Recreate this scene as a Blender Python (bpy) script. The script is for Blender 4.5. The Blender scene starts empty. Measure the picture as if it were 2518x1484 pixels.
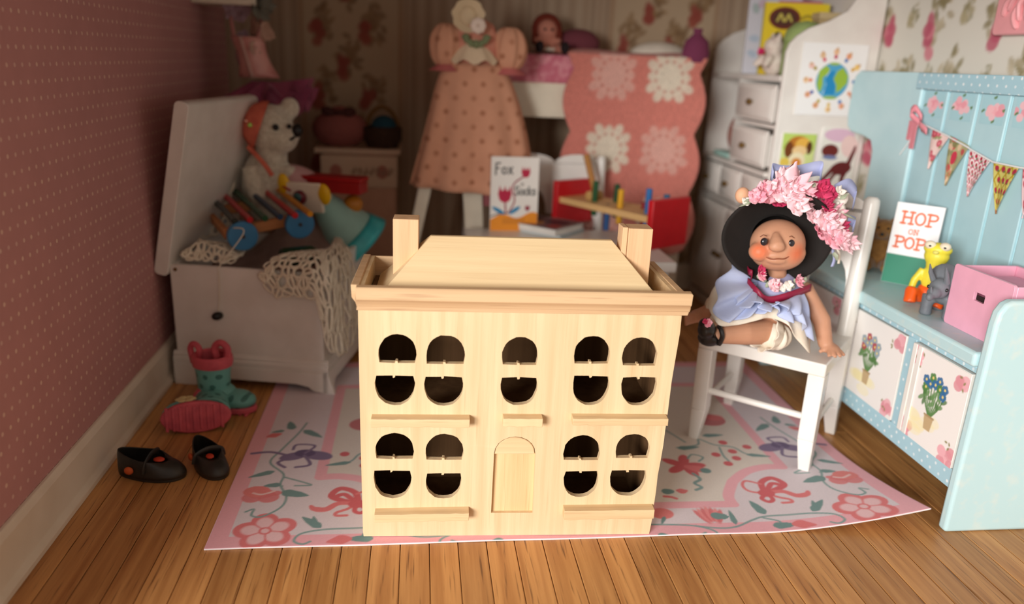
import bpy, math, random
import numpy as np
from mathutils import Vector, Matrix, Euler
from mathutils.geometry import tessellate_polygon
PI = math.pi
random.seed(7)
RNG = np.random.default_rng(7)
SC = bpy.context.scene
COL = SC.collection

# ------------------------------------------------------------------ camera, world, lights
PITCH, ROLL, YAW, FPX, CAMZ = 0.301483, 0.0448585, 0.12735, 1909.8, 1.5
_cy, _sy = math.cos(YAW), math.sin(YAW)
FW = Vector((_sy*math.cos(PITCH), _cy*math.cos(PITCH), -math.sin(PITCH)))
_r0 = Vector((_cy, -_sy, 0)); _u0 = _r0.cross(FW)
RT = _r0*math.cos(ROLL) + _u0*math.sin(ROLL)
UP = -_r0*math.sin(ROLL) + _u0*math.cos(ROLL)
CAMP = Vector((0, 0, CAMZ))
cam = bpy.data.cameras.new('camera'); camo = bpy.data.objects.new('camera', cam); COL.objects.link(camo)
camo.matrix_world = Matrix((( RT.x, UP.x, -FW.x, 0), (RT.y, UP.y, -FW.y, 0), (RT.z, UP.z, -FW.z, CAMZ), (0, 0, 0, 1)))
cam.sensor_width = 36; cam.lens = FPX/2518*36; cam.clip_start = .02
cam.dof.use_dof = True; cam.dof.focus_distance = 2.55; cam.dof.aperture_fstop = .78
SC.camera = camo

w = bpy.data.worlds.new('world'); SC.world = w; w.use_nodes = True
w.node_tree.nodes['Background'].inputs[0].default_value = (1.0, .88, .76, 1)
w.node_tree.nodes['Background'].inputs[1].default_value = .50

def area(name, loc, target, size, energy, col):
    l = bpy.data.lights.new(name, 'AREA'); l.shape = 'RECTANGLE'; l.size, l.size_y = size; l.energy = energy; l.color = col
    o = bpy.data.objects.new(name, l); COL.objects.link(o); o.location = loc
    o.rotation_euler = (Vector(target)-Vector(loc)).to_track_quat('-Z', 'Y').to_euler()
    return o
area('window_light', (-5.2, -5.2, 2.5), (1.2, 2.9, .7), (3.9, 3.0), 1270, (1.0, .985, .96))

vs = SC.view_settings
SC.display_settings.display_device = 'sRGB'
vs.view_transform = 'Standard'; vs.look = 'None'; vs.gamma = 1; vs.use_curve_mapping = False; vs.exposure = 0.0

# ------------------------------------------------------------------ helpers: a pixel of the photo onto a plane of the room
def ray(x, y): return FW + RT*((x-1259)/FPX) - UP*((y-742)/FPX)
def aty(x, y, Y): d = ray(x, y); return CAMP + d*(Y/d.y)
def atx(x, y, X): d = ray(x, y); return CAMP + d*(X/d.x)
def atz(x, y, Z): d = ray(x, y); return CAMP + d*((Z-CAMZ)/d.z)

# ------------------------------------------------------------------ helpers: colours and materials
def lin(c): return tuple((v/12.92 if v <= .04045 else ((v+.055)/1.055)**2.4) for v in (x/255 for x in c))
class NT:
    def __init__(s, m): s.t = m.node_tree; s.n = s.t.nodes; s.l = s.t.links
    def add(s, typ, **k):
        n = s.n.new(typ)
        for a, b in k.items(): setattr(n, a, b)
        return n
    def link(s, a, b): s.l.new(a, b)
    def math(s, op, a, b=None, clamp=False):
        n = s.n.new('ShaderNodeMath'); n.operation = op; n.use_clamp = clamp
        for i, v in enumerate((a, b)):
            if v is None: continue
            if isinstance(v, (int, float)): n.inputs[i].default_value = v
            else: s.link(v, n.inputs[i])
        return n.outputs[0]
    def mix(s, f, a, b):
        n = s.n.new('ShaderNodeMix'); n.data_type = 'RGBA'
        for i, v in ((0, f), (6, a), (7, b)):
            if isinstance(v, (int, float)): n.inputs[i].default_value = v
            elif isinstance(v, tuple): n.inputs[i].default_value = (*v[:3], 1)
            else: s.link(v, n.inputs[i])
        return n.outputs[2]
def base_mat(name, rough=.5, spec=.4, metal=0):
    m = bpy.data.materials.new(name); m.use_nodes = True
    b = m.node_tree.nodes['Principled BSDF']
    b.inputs['Roughness'].default_value = rough; b.inputs['Specular IOR Level'].default_value = spec; b.inputs['Metallic'].default_value = metal
    return m, b, NT(m)
def noise_of(t, scale, stretch=(1, 1, 1), detail=3, rand=False, coord='Object'):
    tc = t.add('ShaderNodeTexCoord'); mp = t.add('ShaderNodeMapping'); mp.inputs['Scale'].default_value = stretch
    t.link(tc.outputs[coord], mp.inputs[0])
    if rand:
        oi = t.add('ShaderNodeObjectInfo'); cb = t.add('ShaderNodeCombineXYZ')
        for i, k in enumerate((13.1, 37.7, 7.3)): t.link(t.math('MULTIPLY', oi.outputs['Random'], k), cb.inputs[i])
        t.link(cb.outputs[0], mp.inputs[1])
    n = t.add('ShaderNodeTexNoise'); n.inputs['Scale'].default_value = scale; n.inputs['Detail'].default_value = detail
    t.link(mp.outputs[0], n.inputs['Vector']); return n.outputs[0]
def ramp(t, v, lo, hi):
    n = t.add('ShaderNodeMapRange'); n.inputs[1].default_value = lo; n.inputs[2].default_value = hi; t.link(v, n.inputs[0]); return n.outputs[0]
def bump(t, b, v, strength, dist=.01):
    n = t.add('ShaderNodeBump'); n.inputs['Strength'].default_value = strength; n.inputs['Distance'].default_value = dist
    t.link(v, n.inputs['Height']); t.link(n.outputs[0], b.inputs['Normal'])
def mat(name, col, rough=.5, col2=None, scale=12, stretch=(1, 1, 1), lo=.35, hi=.65, spec=.4, metal=0, bmp=0, bscale=120, bdist=.004, sheen=0, sss=0, alpha=1, trans=0, rand=0):
    m, b, t = base_mat(name, rough, spec, metal)
    c = lin(col); c2 = lin(col2) if col2 else tuple(v*.93 for v in c)
    out = t.mix(ramp(t, noise_of(t, scale, stretch), lo, hi), c, c2)
    if rand:
        oi = t.add('ShaderNodeObjectInfo'); hs = t.add('ShaderNodeHueSaturation')
        t.link(t.math('ADD', t.math('MULTIPLY', oi.outputs['Random'], rand), 1-rand/2), hs.inputs['Value']); t.link(out, hs.inputs['Color']); out = hs.outputs[0]
    t.link(out, b.inputs['Base Color'])
    if bmp: bump(t, b, noise_of(t, bscale, stretch), bmp, bdist)
    if sheen: b.inputs['Sheen Weight'].default_value = sheen
    if sss:
        b.inputs['Subsurface Weight'].default_value = sss; b.inputs['Subsurface Radius'].default_value = (.02, .01, .006); b.inputs['Subsurface Scale'].default_value = .3
    if alpha < 1: b.inputs['Alpha'].default_value = alpha
    if trans: b.inputs['Transmission Weight'].default_value = trans
    return m
def print_mat(name, rough=.6, spec=.3, bmp=0, bscale=300, bdist=.002, sheen=0):
    m, b, t = base_mat(name, rough, spec)
    a = t.add('ShaderNodeAttribute'); a.attribute_name = 'Col'; t.link(a.outputs[0], b.inputs['Base Color'])
    if bmp: bump(t, b, noise_of(t, bscale), bmp, bdist)
    if sheen: b.inputs['Sheen Weight'].default_value = sheen
    return m
def dot_mat(name, col, dots, rough=.6, axes=(1, 2), size=.06, rad=.1, offset=True, soft=.03, noise=.0, spec=.3, bmp=0):
    """flat printed dots on a lattice in the two given object axes; dots = list of colours picked cell by cell"""
    m, b, t = base_mat(name, rough, spec)
    tc = t.add('ShaderNodeTexCoord'); sp = t.add('ShaderNodeSeparateXYZ'); t.link(tc.outputs['Object'], sp.inputs[0])
    sx, sy = size if isinstance(size, tuple) else (size, size)
    u = t.math('DIVIDE', sp.outputs[axes[0]], sx); v = t.math('DIVIDE', sp.outputs[axes[1]], sy)
    if offset:
        fl = t.math('FLOOR', v); u = t.math('ADD', u, t.math('MULTIPLY', t.math('MODULO', t.math('ADD', fl, 1000), 2), .5))
    cu, cv = t.math('FLOOR', u), t.math('FLOOR', v)
    du = t.math('MULTIPLY', t.math('SUBTRACT', t.math('SUBTRACT', u, cu), .5), sx/min(sx, sy)); dv = t.math('MULTIPLY', t.math('SUBTRACT', t.math('SUBTRACT', v, cv), .5), sy/min(sx, sy))
    d = t.math('SQRT', t.math('ADD', t.math('MULTIPLY', du, du), t.math('MULTIPLY', dv, dv)))
    mask = ramp(t, d, rad+soft, rad)
    wn = t.add('ShaderNodeTexWhiteNoise'); wn.noise_dimensions = '2D'; cb = t.add('ShaderNodeCombineXYZ'); t.link(cu, cb.inputs[0]); t.link(cv, cb.inputs[1]); t.link(cb.outputs[0], wn.inputs['Vector'])
    dc = t.mix(wn.outputs['Value'], lin(dots[0]), lin(dots[-1]))
    c = lin(col); bc = t.mix(ramp(t, noise_of(t, 9), .3, .7), c, tuple(x*(1-noise) for x in c))
    t.link(t.mix(mask, bc, dc), b.inputs['Base Color'])
    if bmp: bump(t, b, noise_of(t, 200), bmp, .003)
    return m
def wood_mat(name, c1, c2, c3, axis=1, rough=.45, rand=.2, streak=.5, gs=1.0, spec=.35, bmp=.15):
    """wood grain running along an object axis"""
    m, b, t = base_mat(name, rough, spec)
    st = [38*gs]*3; st[axis] = 1.6*gs
    n1 = noise_of(t, 1.0, tuple(st), 4, True)
    st2 = [150*gs]*3; st2[axis] = 5*gs
    n2 = noise_of(t, 1.0, tuple(st2), 2, True)
    c = t.mix(ramp(t, n1, .35, .68), lin(c1), lin(c2))
    c = t.mix(t.math('MULTIPLY', ramp(t, n2, .60, .74), streak), c, lin(c3))
    oi = t.add('ShaderNodeObjectInfo'); hs = t.add('ShaderNodeHueSaturation')
    t.link(t.math('ADD', t.math('MULTIPLY', oi.outputs['Random'], rand), 1-rand/2), hs.inputs['Value']); t.link(c, hs.inputs['Color'])
    t.link(hs.outputs[0], b.inputs['Base Color'])
    if bmp: bump(t, b, n2, bmp, .002)
    return m

# ------------------------------------------------------------------ helpers: objects
def put(o, parent=None):
    COL.objects.link(o)
    if parent is not None: o.parent = parent
    return o
def tag(o, label=None, cat=None, group=None, kind=None):
    if label: o['label'] = label
    if cat: o['category'] = cat
    if group: o['group'] = group
    if kind: o['kind'] = kind
    return o
def thing(name, label, cat, loc=(0, 0, 0), rz=0, group=None, rot=None):
    o = bpy.data.objects.new(name, None); o.empty_display_size = .05; put(o)
    o.location = loc; o.rotation_euler = rot if rot else (0, 0, rz)
    return tag(o, label, cat, group)
def dup(root, loc=None, rz=None, label=None, group=None):
    r = root.copy(); COL.objects.link(r)
    if loc is not None: r.location = loc
    if rz is not None: r.rotation_euler = (0, 0, rz)
    if label: r['label'] = label
    if group: r['group'] = group
    for ch in list(root.children):
        c = ch.copy(); COL.objects.link(c); c.parent = r
        for g in list(ch.children):
            d = g.copy(); COL.objects.link(d); d.parent = c
    return r
class MB:
    def __init__(s): s.v = []; s.f = []; s.m = []; s.cur = 0
    def add(s, v, f, M=None):
        k = len(s.v)
        s.v += [tuple(M @ Vector(p)) if M else tuple(p) for p in v]
        s.f += [tuple(i+k for i in q) for q in f]; s.m += [s.cur]*len(f); return s
    def bx(s, x0, x1, y0, y1, z0, z1, M=None):
        return s.add([(x0, y0, z0), (x1, y0, z0), (x1, y1, z0), (x0, y1, z0), (x0, y0, z1), (x1, y0, z1), (x1, y1, z1), (x0, y1, z1)],
                     [(3, 2, 1, 0), (4, 5, 6, 7), (0, 1, 5, 4), (1, 2, 6, 5), (2, 3, 7, 6), (3, 0, 4, 7)], M)
    def frus(s, a, b, M=None):
        """a, b = (x0,x1,y0,y1,z) lower and upper rectangles"""
        v = [(a[0], a[2], a[4]), (a[1], a[2], a[4]), (a[1], a[3], a[4]), (a[0], a[3], a[4]), (b[0], b[2], b[4]), (b[1], b[2], b[4]), (b[1], b[3], b[4]), (b[0], b[3], b[4])]
        return s.add(v, [(3, 2, 1, 0), (4, 5, 6, 7), (0, 1, 5, 4), (1, 2, 6, 5), (2, 3, 7, 6), (3, 0, 4, 7)], M)
    def prism(s, poly, d0, d1, axis='y', holes=(), M=None):
        """poly in (x,z) for axis y, (y,z) for axis x, (x,y) for axis z; extruded from d0 to d1"""
        def P(p, d): return {'y': (p[0], d, p[1]), 'x': (d, p[0], p[1]), 'z': (p[0], p[1], d)}[axis]
        loops = [list(poly)]+[list(h) for h in holes]
        def ar(l): return sum(l[i][0]*l[(i+1) % len(l)][1]-l[(i+1) % len(l)][0]*l[i][1] for i in range(len(l)))
        for i, l in enumerate(loops):
            if (ar(l) > 0) != (i == 0): l.reverse()
        flat = [p for l in loops for p in l]; n = len(flat)
        if len(loops) == 1: tris = [tuple(range(n))]
        else: tris = [tuple(q) for q in tessellate_polygon([[Vector((*p, 0)) for p in l] for l in loops])]
        fl = (axis == 'y')
        v = [P(p, d0) for p in flat]+[P(p, d1) for p in flat]; f = []
        for q in tris:
            pts = [flat[i] for i in q]
            if ar(pts) < 0: q = q[::-1]
            f.append(q if fl else q[::-1]); f.append(tuple(i+n for i in (q[::-1] if fl else q)))
        k = 0
        for l in loops:
            m = len(l)
            for i in range(m):
                a, b = k+i, k+(i+1) % m
                f.append((b, a, a+n, b+n) if fl else (a, b, b+n, a+n))
            k += m
        return s.add(v, f, M)
    def lathe(s, prof, seg=20, M=None, ang=2*PI, sx=1, sy=1):
        v = []; f = []; n = len(prof); full = abs(ang-2*PI) < 1e-6; k = seg if full else seg+1
        for i in range(k):
            a = ang*i/seg
            v += [(r*math.cos(a)*sx, r*math.sin(a)*sy, z) for r, z in prof]
        for i in range(seg):
            j = (i+1) % k
            for q in range(n-1): f.append((i*n+q, j*n+q, j*n+q+1, i*n+q+1))
        return s.add(v, f, M)
    def tube(s, pts, rad, seg=10, caps=True, M=None, flat=1.0):
        pts = [Vector(p) for p in pts]; n = len(pts)
        if isinstance(rad, (int, float)): rad = [rad]*n
        t0 = (pts[1]-pts[0]).normalized(); ref = Vector((0, 0, 1)) if abs(t0.z) < .9 else Vector((1, 0, 0))
        nx = t0.cross(ref).normalized(); v = []; f = []
        for i in range(n):
            t = (pts[min(i+1, n-1)]-pts[max(i-1, 0)])
            t = t.normalized() if t.length > 1e-9 else t0
            nx = (nx - t*nx.dot(t)); nx = nx.normalized() if nx.length > 1e-6 else t.orthogonal().normalized(); ny = t.cross(nx)
            for k in range(seg):
                a = 2*PI*k/seg; v.append(pts[i]+(nx*math.cos(a)+ny*math.sin(a)*flat)*rad[i])
        for i in range(n-1):
            for k in range(seg):
                b = (k+1) % seg; f.append((i*seg+k, i*seg+b, (i+1)*seg+b, (i+1)*seg+k))
        if caps: f.append(tuple(range(seg))[::-1]); f.append(tuple((n-1)*seg+k for k in range(seg)))
        return s.add(v, f, M)
    def ball(s, c, r, seg=16, rings=10, M=None, rot=None):
        if isinstance(r, (int, float)): r = (r, r, r)
        R = rot.to_matrix() if rot is not None and not isinstance(rot, Matrix) else rot
        v = []; f = []; c = Vector(c)
        for i in range(rings+1):
            th = PI*i/rings
            for k in range(seg):
                a = 2*PI*k/seg; p = Vector((r[0]*math.sin(th)*math.cos(a), r[1]*math.sin(th)*math.sin(a), r[2]*math.cos(th)))
                v.append(c+(R @ p if R else p))
        for i in range(rings):
            for k in range(seg):
                b = (k+1) % seg
                q = (i*seg+k, (i+1)*seg+k, (i+1)*seg+b, i*seg+b)
                if i == 0: q = (q[0], q[1], q[2])
                elif i == rings-1: q = (q[0], q[1], q[3])
                f.append(q)
        return s.add(v, f, M)
    def disc(s, c, r, d, axis='y', seg=24, M=None):
        """round slab centred at c, thickness d along the axis"""
        poly = [(r*math.cos(2*PI*k/seg), r*math.sin(2*PI*k/seg)) for k in range(seg)]
        i, j = {'y': (0, 2), 'x': (1, 2), 'z': (0, 1)}[axis]; k = {'y': 1, 'x': 0, 'z': 2}[axis]
        return s.prism([(p[0]+c[i], p[1]+c[j]) for p in poly], c[k]-d/2, c[k]+d/2, axis, M=M)
    def grid(s, fn, nu, nv, wrap=False, M=None):
        v = [fn(i/nu, j/nv) for j in range(nv+1) for i in range(nu+(0 if wrap else 1))]
        k = nu if wrap else nu+1; f = []
        for j in range(nv):
            for i in range(nu): f.append((j*k+i, j*k+(i+1) % k, (j+1)*k+(i+1) % k, (j+1)*k+i))
        return s.add(v, f, M)
    def obj(s, name, mats, parent=None, bevel=0, smooth=True, seg=2, angle=35, solid=0, sub=0, label=None, loc=None, rot=None, remesh=0, sm=0):
        me = bpy.data.meshes.new(name); me.from_pydata(s.v, [], s.f)
        for m in (mats if isinstance(mats, (list, tuple)) else [mats]): me.materials.append(m)
        if max(s.m, default=0): me.polygons.foreach_set('material_index', s.m)
        me.update()
        if smooth:
            me.polygons.foreach_set('use_smooth', [True]*len(me.polygons))
            if not remesh: me.set_sharp_from_angle(angle=math.radians(angle))
        o = bpy.data.objects.new(name, me); put(o, parent)
        if loc is not None: o.location = loc
        if rot is not None: o.rotation_euler = rot
        if remesh:
            d = o.modifiers.new('remesh', 'REMESH'); d.mode = 'VOXEL'; d.voxel_size = remesh; d.use_smooth_shade = True
        if sm:
            d = o.modifiers.new('smooth', 'SMOOTH'); d.iterations = sm; d.factor = .5
        if solid:
            d = o.modifiers.new('solid', 'SOLIDIFY'); d.thickness = solid; d.offset = 0
        if bevel:
            d = o.modifiers.new('bevel', 'BEVEL'); d.width = bevel; d.segments = seg; d.limit_method = 'ANGLE'; d.angle_limit = math.radians(40)
        if sub:
            d = o.modifiers.new('sub', 'SUBSURF'); d.levels = d.render_levels = sub
        if label: o['label'] = label
        return o
# flat print: shapes drawn on a fine grid whose points carry the colour
class Ras:
    def __init__(s, w, h, res, bg):
        s.nx, s.ny = int(round(w/res))+1, int(round(h/res))+1; s.w, s.h = w, h
        s.X, s.Y = np.meshgrid(np.linspace(0, w, s.nx), np.linspace(0, h, s.ny)); s.res = w/(s.nx-1)
        s.c = np.empty((s.ny, s.nx, 3)); s.c[:] = lin(bg)
    def win(s, x0, x1, y0, y1):
        r = s.res*2
        i0, i1 = max(0, int((x0-r)/s.res)), min(s.nx, int((x1+r)/s.res)+2); j0, j1 = max(0, int((y0-r)/s.res)), min(s.ny, int((y1+r)/s.res)+2)
        return (slice(j0, j1), slice(i0, i1)) if i1 > i0 and j1 > j0 else None
    def blend(s, sl, m, col, a):
        m = np.clip(m, 0, 1)[..., None]*a; s.c[sl] = s.c[sl]*(1-m)+np.array(lin(col))*m
    def disc(s, x, y, rx, ry, col, ang=0, a=1, soft=1.0):
        R = max(rx, ry); sl = s.win(x-R, x+R, y-R, y+R)
        if sl is None: return
        dx, dy = s.X[sl]-x, s.Y[sl]-y; ca, sa = math.cos(ang), math.sin(ang)
        d = (np.hypot((dx*ca+dy*sa)/rx, (-dx*sa+dy*ca)/ry)-1)*min(rx, ry)
        s.blend(sl, .5-d/(s.res*soft), col, a)
    def line(s, pts, wd, col, a=1, soft=1.0, smooth=True):
        if smooth and len(pts) > 2: pts = spline(pts, 6)
        n = len(pts); wd = [wd]*n if isinstance(wd, (int, float)) else list(np.interp(np.linspace(0, 1, n), np.linspace(0, 1, len(wd)), wd))
        W = max(wd); xs = [p[0] for p in pts]; ys = [p[1] for p in pts]
        sl = s.win(min(xs)-W, max(xs)+W, min(ys)-W, max(ys)+W)
        if sl is None: return
        D = np.full(s.X[sl].shape, 1e9)
        for i in range(n-1):
            ax, ay = pts[i][0], pts[i][1]; bx, by = pts[i+1][0]-ax, pts[i+1][1]-ay; L = bx*bx+by*by+1e-12
            t = np.clip(((s.X[sl]-ax)*bx+(s.Y[sl]-ay)*by)/L, 0, 1)
            D = np.minimum(D, np.hypot(s.X[sl]-ax-t*bx, s.Y[sl]-ay-t*by)-(wd[i]+(wd[i+1]-wd[i])*t)/2)
        s.blend(sl, .5-D/(s.res*soft), col, a)
    def poly(s, pts, col, a=1):
        xs = [p[0] for p in pts]; ys = [p[1] for p in pts]; sl = s.win(min(xs), max(xs), min(ys), max(ys))
        if sl is None: return
        X, Y = s.X[sl], s.Y[sl]; ins = np.zeros(X.shape, bool); D = np.full(X.shape, 1e9); n = len(pts)
        for i in range(n):
            ax, ay = pts[i][:2]; bx, by = pts[(i+1) % n][:2]
            if ay != by: ins ^= ((ay > Y) != (by > Y)) & (X < (bx-ax)*(Y-ay)/(by-ay)+ax)
            ex, ey = bx-ax, by-ay; t = np.clip(((X-ax)*ex+(Y-ay)*ey)/(ex*ex+ey*ey+1e-12), 0, 1)
            D = np.minimum(D, np.hypot(X-ax-t*ex, Y-ay-t*ey))
        s.blend(sl, .5+np.where(ins, D, -D)/s.res, col, a)
    def mottle(s, amt, k=1):
        s.c *= (1+amt*(RNG.random((s.ny, s.nx, 1))-.5))
    def obj(s, name, fn, mt, parent=None, smooth=True, solid=0):
        """fn(X, Y) -> array (..., 3) of local positions"""
        return grid_obj(name, fn(s.X, s.Y), mt, parent, s.c, smooth, solid)
def grid_obj(name, P, mt, parent=None, cols=None, smooth=True, solid=0, quadmask=None):
    ny, nx = P.shape[:2]; me = bpy.data.meshes.new(name)
    idx = np.arange(ny*nx).reshape(ny, nx)
    q = np.stack([idx[:-1, :-1], idx[:-1, 1:], idx[1:, 1:], idx[1:, :-1]], -1).reshape(-1, 4)
    if quadmask is not None: q = q[quadmask.reshape(-1)]
    me.vertices.add(ny*nx); me.vertices.foreach_set('co', P.reshape(-1).astype(np.float32))
    me.loops.add(q.size); me.loops.foreach_set('vertex_index', q.reshape(-1).astype(np.int32))
    me.polygons.add(len(q)); me.polygons.foreach_set('loop_start', np.arange(0, q.size, 4, dtype=np.int32))
    me.polygons.foreach_set('use_smooth', np.full(len(q), smooth))
    me.materials.append(mt); me.update(calc_edges=True); me.validate()
    if cols is not None:
        at = me.color_attributes.new('Col', 'FLOAT_COLOR', 'POINT')
        c = np.ones((ny*nx, 4), np.float32); c[:, :3] = cols.reshape(-1, 3); at.data.foreach_set('color', c.reshape(-1))
    o = bpy.data.objects.new(name, me); put(o, parent)
    if solid:
        d = o.modifiers.new('solid', 'SOLIDIFY'); d.thickness = solid; d.offset = -1
    return o
def spline(pts, k=6, closed=False):
    P = [Vector((*p, 0)) if len(p) == 2 else Vector(p) for p in pts]; n = len(P); out = []
    for i in range(n if closed else n-1):
        g = (lambda j: P[j % n]) if closed else (lambda j: P[min(max(j, 0), n-1)])
        a, b, c, d = g(i-1), g(i), g(i+1), g(i+2)
        for j in range(k):
            t = j/k; out.append(.5*((2*b)+(c-a)*t+(2*a-5*b+4*c-d)*t*t+(3*b-a-3*c+d)*t**3))
    if not closed: out.append(P[-1])
    return out
def rrect(x0, x1, y0, y1, r, k=4):
    out = []
    for cx, cy, a0 in ((x1-r, y1-r, 0), (x0+r, y1-r, PI/2), (x0+r, y0+r, PI), (x1-r, y0+r, 1.5*PI)):
        out += [(cx+r*math.cos(a0+PI/2*i/k), cy+r*math.sin(a0+PI/2*i/k)) for i in range(k+1)]
    return out

# ------------------------------------------------------------------ shared materials
WHITE = mat('white paint', (236, 231, 224), .38, (226, 220, 212), 6, bmp=.05, bscale=40)
WHITEG = mat('gloss white paint', (240, 236, 230), .28, (232, 228, 220), 6, spec=.5)
BLUE = mat('pale blue paint', (200, 231, 236), .42, (190, 224, 230), 5, bmp=.06, bscale=90)
BLUEW = mat('pale blue worn paint', (190, 222, 226), .42, (206, 224, 222), 22, lo=.52, hi=.75)
TOYWOOD = wood_mat('bare toy wood', (228, 202, 162), (216, 186, 144), (196, 162, 120), 2, .6, .05, .35, .8, .25, .25)
TOYWOODX = wood_mat('bare toy wood across', (226, 198, 154), (212, 180, 136), (190, 154, 112), 0, .6, .05, .45, .8, .25, .3)
TOYWOODD = wood_mat('bare beech wood', (214, 180, 140), (200, 164, 124), (172, 134, 102), 0, .6, .06, .6, .8, .25, .35)
BRASS = mat('aged brass', (150, 120, 70), .35, (110, 85, 45), 30, metal=.8)
BLACK = mat('black plastic', (24, 22, 22), .35)
PAGES = mat('book pages', (238, 234, 226), .7)
PRINT = print_mat('printed card', .45, .4)
PRINTM = print_mat('printed paper', .7, .2)
# ------------------------------------------------------------------ the room
XL, XR, YB, YF, ZC = -1.165, 2.42, 5.15, 1.22, 2.16
def struct(o): o['kind'] = 'structure'; return o
floor = struct(MB().bx(XL-.05, XR+.05, .3, YB+.05, -.06, -.012).obj('floor', mat('floor seam', (58, 34, 20), .8), smooth=False))
PLANKM = wood_mat('oak plank', (206, 150, 90), (172, 116, 64), (104, 64, 34), 1, .42, .30, .8, 1.0, .45, .25)
pm = {}
def plank(x, y0, y1):
    L = max(.2, round((y1-y0)*5)/5); wq = .0898
    if L not in pm:
        b = MB(); c = .0018
        b.frus((-wq/2, wq/2, 0, L-.002, -.012), (-wq/2, wq/2, 0, L-.002, -c)).frus((-wq/2, wq/2, 0, L-.002, -c), (-wq/2+c, wq/2-c, c, L-.002-c, 0))
        me = bpy.data.meshes.new('plank'); me.from_pydata(b.v, [], b.f); me.materials.append(PLANKM); pm[L] = me
    o = bpy.data.objects.new('plank', pm[L]); put(o, floor); o.location = (x, y0, 0); return y0+L
k = 0
x = .0443+.0922*-13+.0461
while x < XR+.02:
    y = .35+[0, .6, .2, .4][k % 4]*.5
    y = plank(x, .3, y+.55+.3*RNG.random())
    while y < YB-.05: y = plank(x, y, min(YB+.04, y+1.5+RNG.random()*.9))
    x += .0922; k += 1
LW = dot_mat('dusty rose wallpaper', (194, 140, 137), [(222, 186, 170), (208, 166, 160)], .75, (1, 2), (.046, .05), .10, True, .08, .06, .2, .15)
struct(MB().bx(XL-.04, XL, YF, YB+.05, 0, ZC).obj('wall_left', LW, smooth=False))
# back and right walls: printed papers
WC = mat('wall core', (200, 190, 180), .8)
wb = struct(MB().bx(XL-.04, XR+.05, YB+.004, YB+.06, 0, ZC).obj('wall_back', WC, smooth=False))
def bouquet(r, x, y, s, c1, c2, leafs, fl=1):
    for i in range(26):
        a = RNG.random()*2*PI; d = s*(.1+.75*RNG.random()); r.disc(x+d*math.cos(a)*.75*fl+s*.15*fl, y+s*.25+d*math.sin(a)*1.2, s*.21, s*.115, leafs[i % len(leafs)], RNG.random()*3, .85)
    for i in range(5): r.disc(x-s*.25*fl+RNG.normal()*s*.12, y-s*.35+RNG.normal()*s*.28, s*.28, s*.24, c1 if i % 2 else c2, RNG.random()*3, .9)
    r.disc(x-s*.28*fl, y+s*.0, s*.2, s*.34, c2, .2*fl, .9)
r = Ras(XR-XL, ZC, .012, (176, 152, 128))
stripes = [(164, 138, 114), (188, 166, 142), (152, 128, 106)]
xs = 0
while xs < r.w:
    r.poly([(xs, 0), (xs+.018, 0), (xs+.018, ZC), (xs, ZC)], stripes[int(xs*37) % 3], .8); xs += .045
for x0, x1 in [(aty(p, 100, YB).x-XL, aty(q, 100, YB).x-XL) for p, q in ((742, 985), (1500, 1755))]:
    r.poly([(x0, 0), (x1, 0), (x1, ZC), (x0, ZC)], (186, 162, 134))
    for e in (x0, x1): r.line([(e, 0), (e, ZC)], .03, (170, 140, 112), 1, 1, False)
    for i in range(14):
        for j in range(3):
            bx, by = x0+.12+j*.30+(.15 if i % 2 else 0), .05+i*.20
            if bx < x1-.08: bouquet(r, bx, by, .12, (158, 84, 68), (150, 74, 62), [(140, 110, 78), (152, 122, 88), (128, 100, 72)])
r.obj('wallpaper', lambda X, Y: np.stack([X+XL, X*0+YB, Y], -1), PRINTM, wb)
wr = struct(MB().bx(XR+.004, XR+.06, YF, YB+.05, 0, ZC).obj('wall_right', WC, smooth=False))
r = Ras(YB-YF, ZC, .011, (222, 216, 204))
for i in range(12):
    for j in range(8):
        y, z = .02+i*.40+(.2 if j % 2 else 0), .02+j*.29
        bouquet(r, r.w-y, z, .135, (214, 128, 140), (190, 92, 112), [(176, 162, 134), (150, 138, 104), (196, 182, 156), (140, 128, 92)], -1 if i % 2 else 1)
        bouquet(r, r.w-y-.19, z+.02, .062, (196, 182, 156), (176, 164, 130), [(168, 156, 124), (140, 132, 96), (190, 178, 150)])
r.obj('wallpaper', lambda X, Y: np.stack([X*0+XR, YB-X, Y], -1), PRINTM, wr)
struct(MB().bx(XL-.04, XR+.06, YF, YB+.06, ZC, ZC+.05).obj('ceiling', mat('ceiling paint', (214, 204, 192), .8), smooth=False))
bp = [(0, 0), (.042, 0), (.042, .02), (.030, .034), (.026, .042), (.024, .158), (.018, .166), (.012, .178), (0, .18)]
BBM = mat('old cream paint', (226, 212, 194), .5, (214, 198, 178), 4)
struct(MB().prism([(XL+a, b) for a, b in bp], YF, YB).obj('baseboard_left', BBM, bevel=.003))
struct(MB().prism([(YB-.001-a, b) for a, b in bp], XL+.04, XR-.04, 'x').obj('baseboard_back', BBM, bevel=.003))
struct(MB().prism([(XR-.001-a, b) for a, b in bp], YF, YB).obj('baseboard_right', BBM, bevel=.003))

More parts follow.
